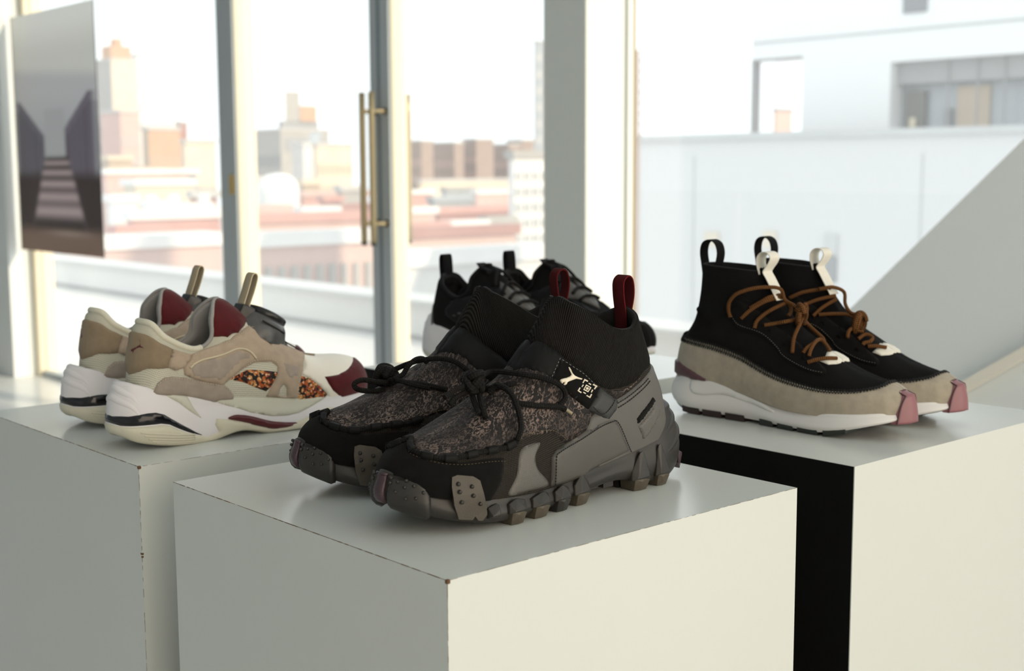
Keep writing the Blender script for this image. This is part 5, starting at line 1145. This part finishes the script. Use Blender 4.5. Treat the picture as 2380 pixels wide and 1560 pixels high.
    ribbon('front_strap', cr_curve(fs, 6), [0, 1., 0], .0185, .0012, 'tape_white', r, my)
    hk = np.array(LC['knit_hook'])
    for k in [q for q in LC if q.startswith(pre)]:
        if k.endswith('hook'): continue
        if k.endswith('knot'): knot(LC[k][0], .0095, 'lace_brown', r, my, 5, .0027, squash=(.75, .75, 1.25))
        else: tube('lace', lace(LC[k]), .0021, 'lace_brown', r, my=my)
    # white lace hook on the vamp
    hp = [(.700, .93), (.700, .80), (.735, .74), (.80, .88), (.795, .985), (.745, .99)]
    panel('lace_hook', S, [(.665, .70), (.70, .84), (.735, .995), (.79, .995), (.77, .90), (.70, .72)], 'tape_white', r, .0018, my, res=.0025, bev=.0012)
    panel('lace_hook', S, [(-s, t) for s, t in [(.665, .70), (.70, .84), (.735, .995), (.79, .995), (.77, .90), (.70, .72)]], 'tape_white', r, .0018, my, res=.0025, bev=.0012)
    return r
knit('knit_sock_shoe', POSE['knit'], -1, 'black knit sock shoe with brown rope laces, nearer one on the right pedestal', 'knit_')
knit('knit_sock_shoe', POSE2['knit2'], 1, 'black knit sock shoe with brown rope laces, the farther one partly hidden behind its pair', 'knit2_')

# ================================================================ suede runner with dial
def dial(r, my, c=(.1815, 0, .1175), ang=-29.6, mat='dial', mat2='dial_body'):
    a = math.radians(ang); ex = np.array([math.cos(a), 0, math.sin(a)]); ez = np.array([-math.sin(a), 0, math.cos(a)]); ey = np.array([0, 1., 0]); c = np.array(c)
    def lathe(nm, prof, m_, n=40, sx=1., sy=1., ser=0):
        V = []; 
        for rad, h in prof:
            for k in range(n):
                t = 2*math.pi*k/n; q = rad*(1+(ser if (k//1) % 2 else 0)); V.append(c + ex*q*sx*math.cos(t) + ey*q*sy*math.sin(t) + ez*h)
        m = len(prof); Fc = [(i*n+k, i*n+(k+1) % n, (i+1)*n+(k+1) % n, (i+1)*n+k) for i in range(m-1) for k in range(n)] + [tuple((m-1)*n+k for k in range(n))]
        return mesh(nm, np.array(V)*[1, my, 1], Fc, m_, r, flip=my < 0)
    hs = lathe('dial_housing', [(.030, -.024), (.0295, -.014), (.026, -.004), (.0225, .001), (.018, .002)], mat2, 40, 1.08, .98)
    dd = lathe('dial_disc', [(.0215, .001), (.0225, .0025), (.0225, .0068), (.0205, .0085), (.014, .0092), (.0, .0090)], mat, 72, 1, 1, .03)
    P = [c + ex*.019*math.cos(t) + ey*(-.026) + ez*0 for t in (0,)]
    hull('dial_spur', [tuple(c+ex*x+ey*y+ez*z) for x, y, z in ((.018, -.012, -.004), (.018, .012, -.004), (.018, -.015, -.018), (.018, .015, -.018), (.040, -.006, -.0145), (.040, .006, -.0145), (.040, -.007, -.018), (.040, .007, -.018))], mat2, hs, my, .0015)
    hull('dial_hinge', [tuple(c+ex*x+ey*y+ez*z) for x, y, z in ((-.036, -.009, .003), (-.036, .009, .003), (-.020, -.012, .004), (-.020, .012, .004), (-.036, -.008, -.012), (-.036, .008, -.012), (-.020, -.013, -.012), (-.020, .013, -.012))], mat, hs, my, .0015)
    for side in (1, -1):
        tube('housing_slot', [tuple(c+ex*x+ey*side*y+ez*z) for x, y, z in ((-.016, .0258, -.0065), (.0, .0272, -.0068), (.016, .0235, -.0068))], .0010, 'thread_dark', hs, 6, my=my)
def runner(name, pose, my, label, group):
    r = root(name, pose, label, group); S, B, T = S_RUN, B_RUN, TR
    body('upper', S, 'mesh_ivory', r, my); lining(S, 'lining', r, my, .006)
    def both(nm, poly, mat, off, par=r, **kw):
        return [panel(nm, S, [(s*sd, t) for s, t in poly], mat, par, off, my, **kw) for sd in (1, -1)]
    # heel counter (wraps the back)
    c = T['run_counter']; top = [(0, .735), (.04, .725)] + [c[k] for k in (7, 6, 5, 4)]; low = [c[3], c[2], c[1], (0, .235)]
    half = top + low; poly = [(-s, t) for s, t in top[::-1]][:-1] + top + low + [(-s, t) for s, t in low[::-1]][1:]
    hc = panel('heel_counter', S, poly, 'nubuck', r, .0020, my, res=.004, bev=.0012)
    for sd in (1,):
        cat = [(.6, 1), (.68, .98), (.74, .82), (.80, .70), (1.0, .62), (.97, .56), (.72, .58), (.55, .5), (.42, .42), (.38, .30), (.28, .26), (.30, .38), (.16, .38), (.08, .44), (.16, .50), (.45, .60), (.66, .72), (.66, .84)]
        panel('heel_emblem', S, [((a-.5)*.085+.035, .36+b*.30) for a, b in cat], 'maroon_gloss', hc, .0023, my, res=.001, bev=.0001)
    both('quarter_tab', T['run_tab'], 'suede_tan', .0036, res=.003, bev=.0014)
    lo = T['run_overlay']; ov = list(lo)
    ov[14] = (.735, .86)
    ho = [T['run_overlay_hole']]
    for sd in (1, -1):
        o_ = panel('suede_overlay', S, [(s*sd, t) for s, t in ov], 'suede_tan', r, .0030, my, res=.0035, bev=.0018, holes=[[(s*sd, t) for s, t in h] for h in ho])
        i_ = panel('overlay_inlay', S, [(s*sd, t) for s, t in T['run_overlay_in']], 'suede_grey', o_, .0034, my, res=.003, bev=.001, smooth=True)
        q_ = T['run_overlay_in']; cl = q_ + [q_[0], q_[1]]
        tube('inlay_piping', on(S, [(s*sd, t) for s, t in cl[:7]], .0036, 6), .0010, 'thread_light', o_, 6, my=my)
        panel('strut_inlay', S, [(s*sd, t) for s, t in T['run_strut_in']], 'suede_grey', o_, .0034, my, res=.003, bev=.001, smooth=True)
        stitches('overlay_stitching', S, [[(s*sd, t) for s, t in ((.25, .72), (.285, .835), (.335, .79), (.39, .675), (.44, .695), (.51, .765), (.58, .815))], [(s*sd, t) for s, t in ((.36, .295), (.405, .385), (.467, .458), (.545, .492), (.572, .45))], [(s*sd, t) for s, t in ((.64, .06), (.628, .2), (.645, .4), (.672, .56))], [(s*sd, t) for s, t in ((.235, .48), (.245, .6), (.25, .7))]], 'thread_light', o_, my, .0034, .0030, .0018, .00038)
    ls = both('lower_suede', T['run_lower_suede'], 'suede_grey', .0026, res=.0035, bev=.0016)
    for sd, o_ in zip((1, -1), ls): stitches('suede_stitching', S, [[(s*sd, t-.02) for s, t in T['run_lower_suede'][1:9]]], 'thread_light', o_, my, .0029, .0030, .0018, .00035)
    both('printed_window', T['run_leopard_mid'], 'leopard', .0010, res=.0035)
    both('printed_forefoot', T['run_leopard_fore'], 'leopard', .0011, res=.0035)
    # toe: leather top, maroon cap
    tt = [(.712, 1.0), (.705, .76), (.7087, .5175), (.738, .39), (.7875, .40), (.8375, .475), (.8925, .58), (.945, .68), (1.0, .70)]
    tt = [(.712, 1.0), (.700, .76), (.6887, .55), (.656, .40), (.684, .36), (.715, .24), (.742, .09), (.75, 0), (1.0, 0)]
    both('toe_leather', tt + [(x, 1.0) for x in np.linspace(1.0, .73, 10)], 'leather_white', .0009, res=.0035)
    tc = [(.737, .385), (.7875, .4075), (.8375, .48), (.8925, .585), (.95, .69), (1.0, .71)]; bc = [(.7375, .37), (.745, .2625), (.76, .135), (.7875, 0)]
    half = [(s, t) for s, t in bc[::-1]] + tc
    poly = half + mirt(half)[1:] + [(s, 0) for s in np.linspace(1.2, .80, 12)]
    panel('toe_cap', S, poly, 'maroon', r, .0024, my, res=.0035, bev=.0014)
    # maroon tongue lining outside, collar mesh
    tg = [(.5, 1.0), (.47, 1.0), (.44, 1.0), (.41, 1.0), (.375, 1.0), (.345, .985), (.362, .85), (.385, .735), (.44, .715), (.50, .785), (.55, .87), (.60, 1.0), (.55, 1.0)]
    both('tongue', tg, 'maroon', .0022, res=.0035, bev=.0015)
    tube('collar_roll', on(S, [(s, 1.0) for s in np.linspace(-.28, .28, 31)], .0003, 2), .0034, 'ivory_roll', r, 10, my=my)
    for sd in (1, -1): tube('collar_piping', on(S, [(s*sd, 1.0) for s in np.linspace(.25, .5, 21)], .0008, 2), .0022, 'lining', r, my=my)
    dial(r, my)
    for sd in (1, -1):
        tube('dial_cable', on(S, [(.56*sd, .86), (.6*sd, .84), (.66*sd, .82), (.70*sd, .80)], .0035, 5), .0008, 'thread_dark', r, 6, my=my)
    lp = cr_curve(np.array([(.148, 0, .122), (.1535, 0, .136), (.1605, 0, .154), (.1650, 0, .1665), (.1690, 0, .1690), (.1715, 0, .1645), (.1670, 0, .150), (.1605, 0, .135), (.156, 0, .122)]), 6)
    ribbon('pull_loop', lp, [0, 1., 0], .0135, .0014, 'webbing_tan', r, my)
    hull('vamp_tab', [(.226, y, z) for y in (-.004, .004) for z in (.073, .0765)] + [(.240, y, z) for y in (-.009, .009) for z in (.0715, .0745)] + [(.247, 0, .0735)], 'nubuck', r, my, .0006)
    # ---------------- sole
    def bo(nm, poly, mat, off, par, **kw): return [panel(nm, B, [(s*sd, t) for s, t in poly], mat, par, off, my, **kw) for sd in (1, -1)]
    flute = lambda u, v: .0
    sole = body('midsole', B, 'eva_white', r, my, ns=300, nt=48)
    bt, bb = T['run_band_top'], T['run_band_bot']
    top = [(0, .482)] + bt[1:]; low = [(0, .392)] + bb[1:]
    half = top + low[::-1]; poly = [(-s, t) for s, t in top[::-1]][:-1] + top + low[::-1][:-1] + [(-s, t) for s, t in low][0:]
    panel('heel_band', B, poly, 'gloss_black', sole, .0008, my, res=.003, bev=.0006)
    os_top = [(0, .372)] + [(s, t-.012) for s, t in bb[1:]] + [(.345, .315), (.372, .345), (.362, .48), (.366, .57), (.385, .53), (.42, .43), (.455, .36), (.4925, .335), (.53, .35), (.552, .42), (.586, .50), (.622, .59), (.66, .60), (.70, .50), (.75, .46), (.85, .44), (1.0, .42)]
    os_low = [(s, .135) for s in np.linspace(1.0, 0, 40)]
    half = os_top + os_low; poly = [(-s, t) for s, t in os_top[::-1]][:-1] + os_top + os_low[:-1] + [(-s, t) for s, t in os_low[::-1]][:-1]
    panel('outsole', B, poly, 'cream_rubber', sole, .0020, my, res=.004, bev=.0016)
    for k in range(5): 
        for sd in (1, -1): tube('outsole_ripple', on(B, [(s*sd, .36-.035*k+.02*math.sin((s-.1)*9)) for s in np.linspace(.16+.012*k, .31, 10)], .0016, 4), .0010, 'cream_rubber', sole, 6, my=my)
    bo('plastic_insert', T['run_maroon'], 'maroon_gloss', .0030, sole, res=.003, bev=.0012, smooth=True)
    bo('pod', T['run_pod'], 'sage', .0012, sole, res=.003, bev=.0012)
    sw = T['run_swoop']; fx = [(s, t) for s, t in sw[2:]] + [(.74, .985), (.70, .998), (.6, .998), (.5, .998), (.42, .998), (.38, .96)]
    bo('foxing', fx, 'sage', .0016, sole, res=.0035, bev=.004)
    # heel flutes
    for k, (dt, w) in enumerate(((.92, .0045), (.82, .0050), (.71, .0050))):
        for sd in (1,):
            tube('heel_flute', on(B, [(x, dt-.08*abs(x)/.15-.22*max(0, abs(x)-.13)/.1) for x in np.linspace(-.2-.01*k, .2+.01*k, 22)], -.0034, 3), np.array([w*max(.05, math.sin(math.pi*q)**.4) for q in np.linspace(0, 1, 64)]), 'eva_white', sole, 16, my=my)
    return r
runner('suede_runner', POSE['run'], -1, 'beige suede runner with maroon toe and lacing dial, nearer one on the left pedestal', 'beige suede runners on the left pedestal')
runner('suede_runner', POSE2['run2'], 1, 'beige suede runner with maroon tongue, the farther one behind its pair at far left', 'beige suede runners on the left pedestal')

# ================================================================ black runner at the back
def black_runner(name, pose, my, label):
    r = root(name, pose, label, 'black runners on the back pedestal'); S, B, T = S_RUN, B_RUN, TR
    body('upper', S, 'knit', r, my, ns=160, nt=30); lining(S, 'dark_lining', r, my, .006)
    both = lambda nm, poly, mat, off, **kw: [panel(nm, S, [(s*sd, t) for s, t in poly], mat, r, off, my, **kw) for sd in (1, -1)]
    both('quarter_overlay', T['run_overlay'][:14] + [(.735, .86)] + T['run_overlay'][15:], 'band', .0030, res=.005, bev=.0018)
    both('counter_wedge', [(0, .03), (.16, .03), (.12, .3), (.06, .45), (0, .5)], 'grey_leather2', .0022, res=.005)
    both('side_stripe', [(.24, .36), (.30, .50), (.40, .55), (.41, .50), (.32, .44), (.26, .33)], 'grey_leather', .0036, res=.004)
    both('vamp_overlay', [(.56, .62), (.64, .80), (.72, 1.0), (.62, 1.0), (.55, .9)], 'grey_leather', .0022, res=.005)
    both('toe_overlay', [(.66, .02), (.70, .4), (.80, .6), (1.0, .74), (1.0, 0)], 'black_suede', .0022, res=.005)
    tube('collar_edge', on(S, [(s, 1.0) for s in np.linspace(-.5, .5, 41)], .0008, 2), .0028, 'band', r, my=my)
    sole = body('midsole', B, 'eva_white', r, my, ns=200, nt=30)
    low = [(s, .13) for s in np.linspace(-1, 1, 60)] + [(s, .36) for s in np.linspace(1, -1, 60)]
    panel('outsole', B, low, 'sage', sole, .0016, my, res=.005)
    for k, (dt, w) in enumerate(((.9, .0014), (.78, .0016))): tube('heel_flute', on(B, [(x, dt-.3*abs(x)) for x in np.linspace(-.25, .25, 22)], -.0002, 3), np.array([w*max(.05, math.sin(math.pi*q)) for q in np.linspace(0, 1, 64)]), 'eva_white', sole, 8, my=my)
    lp = cr_curve(np.array([(.034, 0, .106), (.0315, 0, .126), (.030, 0, .146), (.032, 0, .1545), (.036, 0, .1545), (.038, 0, .146), (.0395, 0, .128), (.041, 0, .112)]), 6)
    ribbon('heel_loop', lp, [0, 1., 0], .0185, .0016, 'tape_black', r, my)
    hull('tongue', [(.060, y, z) for y in (-.012, .012) for z in (.080, .096)] + [(.128, y, .136) for y in (-.012, .012)] + [(.090, y, .112) for y in (-.018, .018)] + [(.115, y, z) for y in (-.014, .014) for z in (.09, .133)], 'tape_black', r, my, .003)
    hull('tongue_top', [(.118, y, z) for y in (-.014, .014) for z in (.139, .142)] + [(.104, y, .147) for y in (-.009, .009)] + [(.135, y, z) for y in (-.016, .016) for z in (.132, .138)], 'tape_black', r, my, .001)
    for k, (s0, t0) in enumerate(((.53, .9), (.57, .88), (.61, .88), (.65, .88))):
        tube('lace', on(S, [(s0, t0-.1), (s0+.005, t0+.04), (s0+.01, .998)], .004, 5), .0024, 'lace_black', r, my=my); tube('lace', on(S, [(-s0, t0-.1), (-s0-.005, t0+.04), (-s0-.01, .998)], .004, 5), .0024, 'lace_black', r, my=my)
    tube('lace_end', [(.024, -.02*1, .098), (.012, -.028, .094), (.004, -.034, .088)], .0016, 'lace_black', r, my=my)
    return r
black_runner('black_runner', (-1.559, 1.222, 5), -1, 'black runner with white sole and heel loop, nearer one on the back pedestal')
black_runner('black_runner', (-1.554, 1.342, 4), 1, 'black runner with white sole, the farther one on the back pedestal')
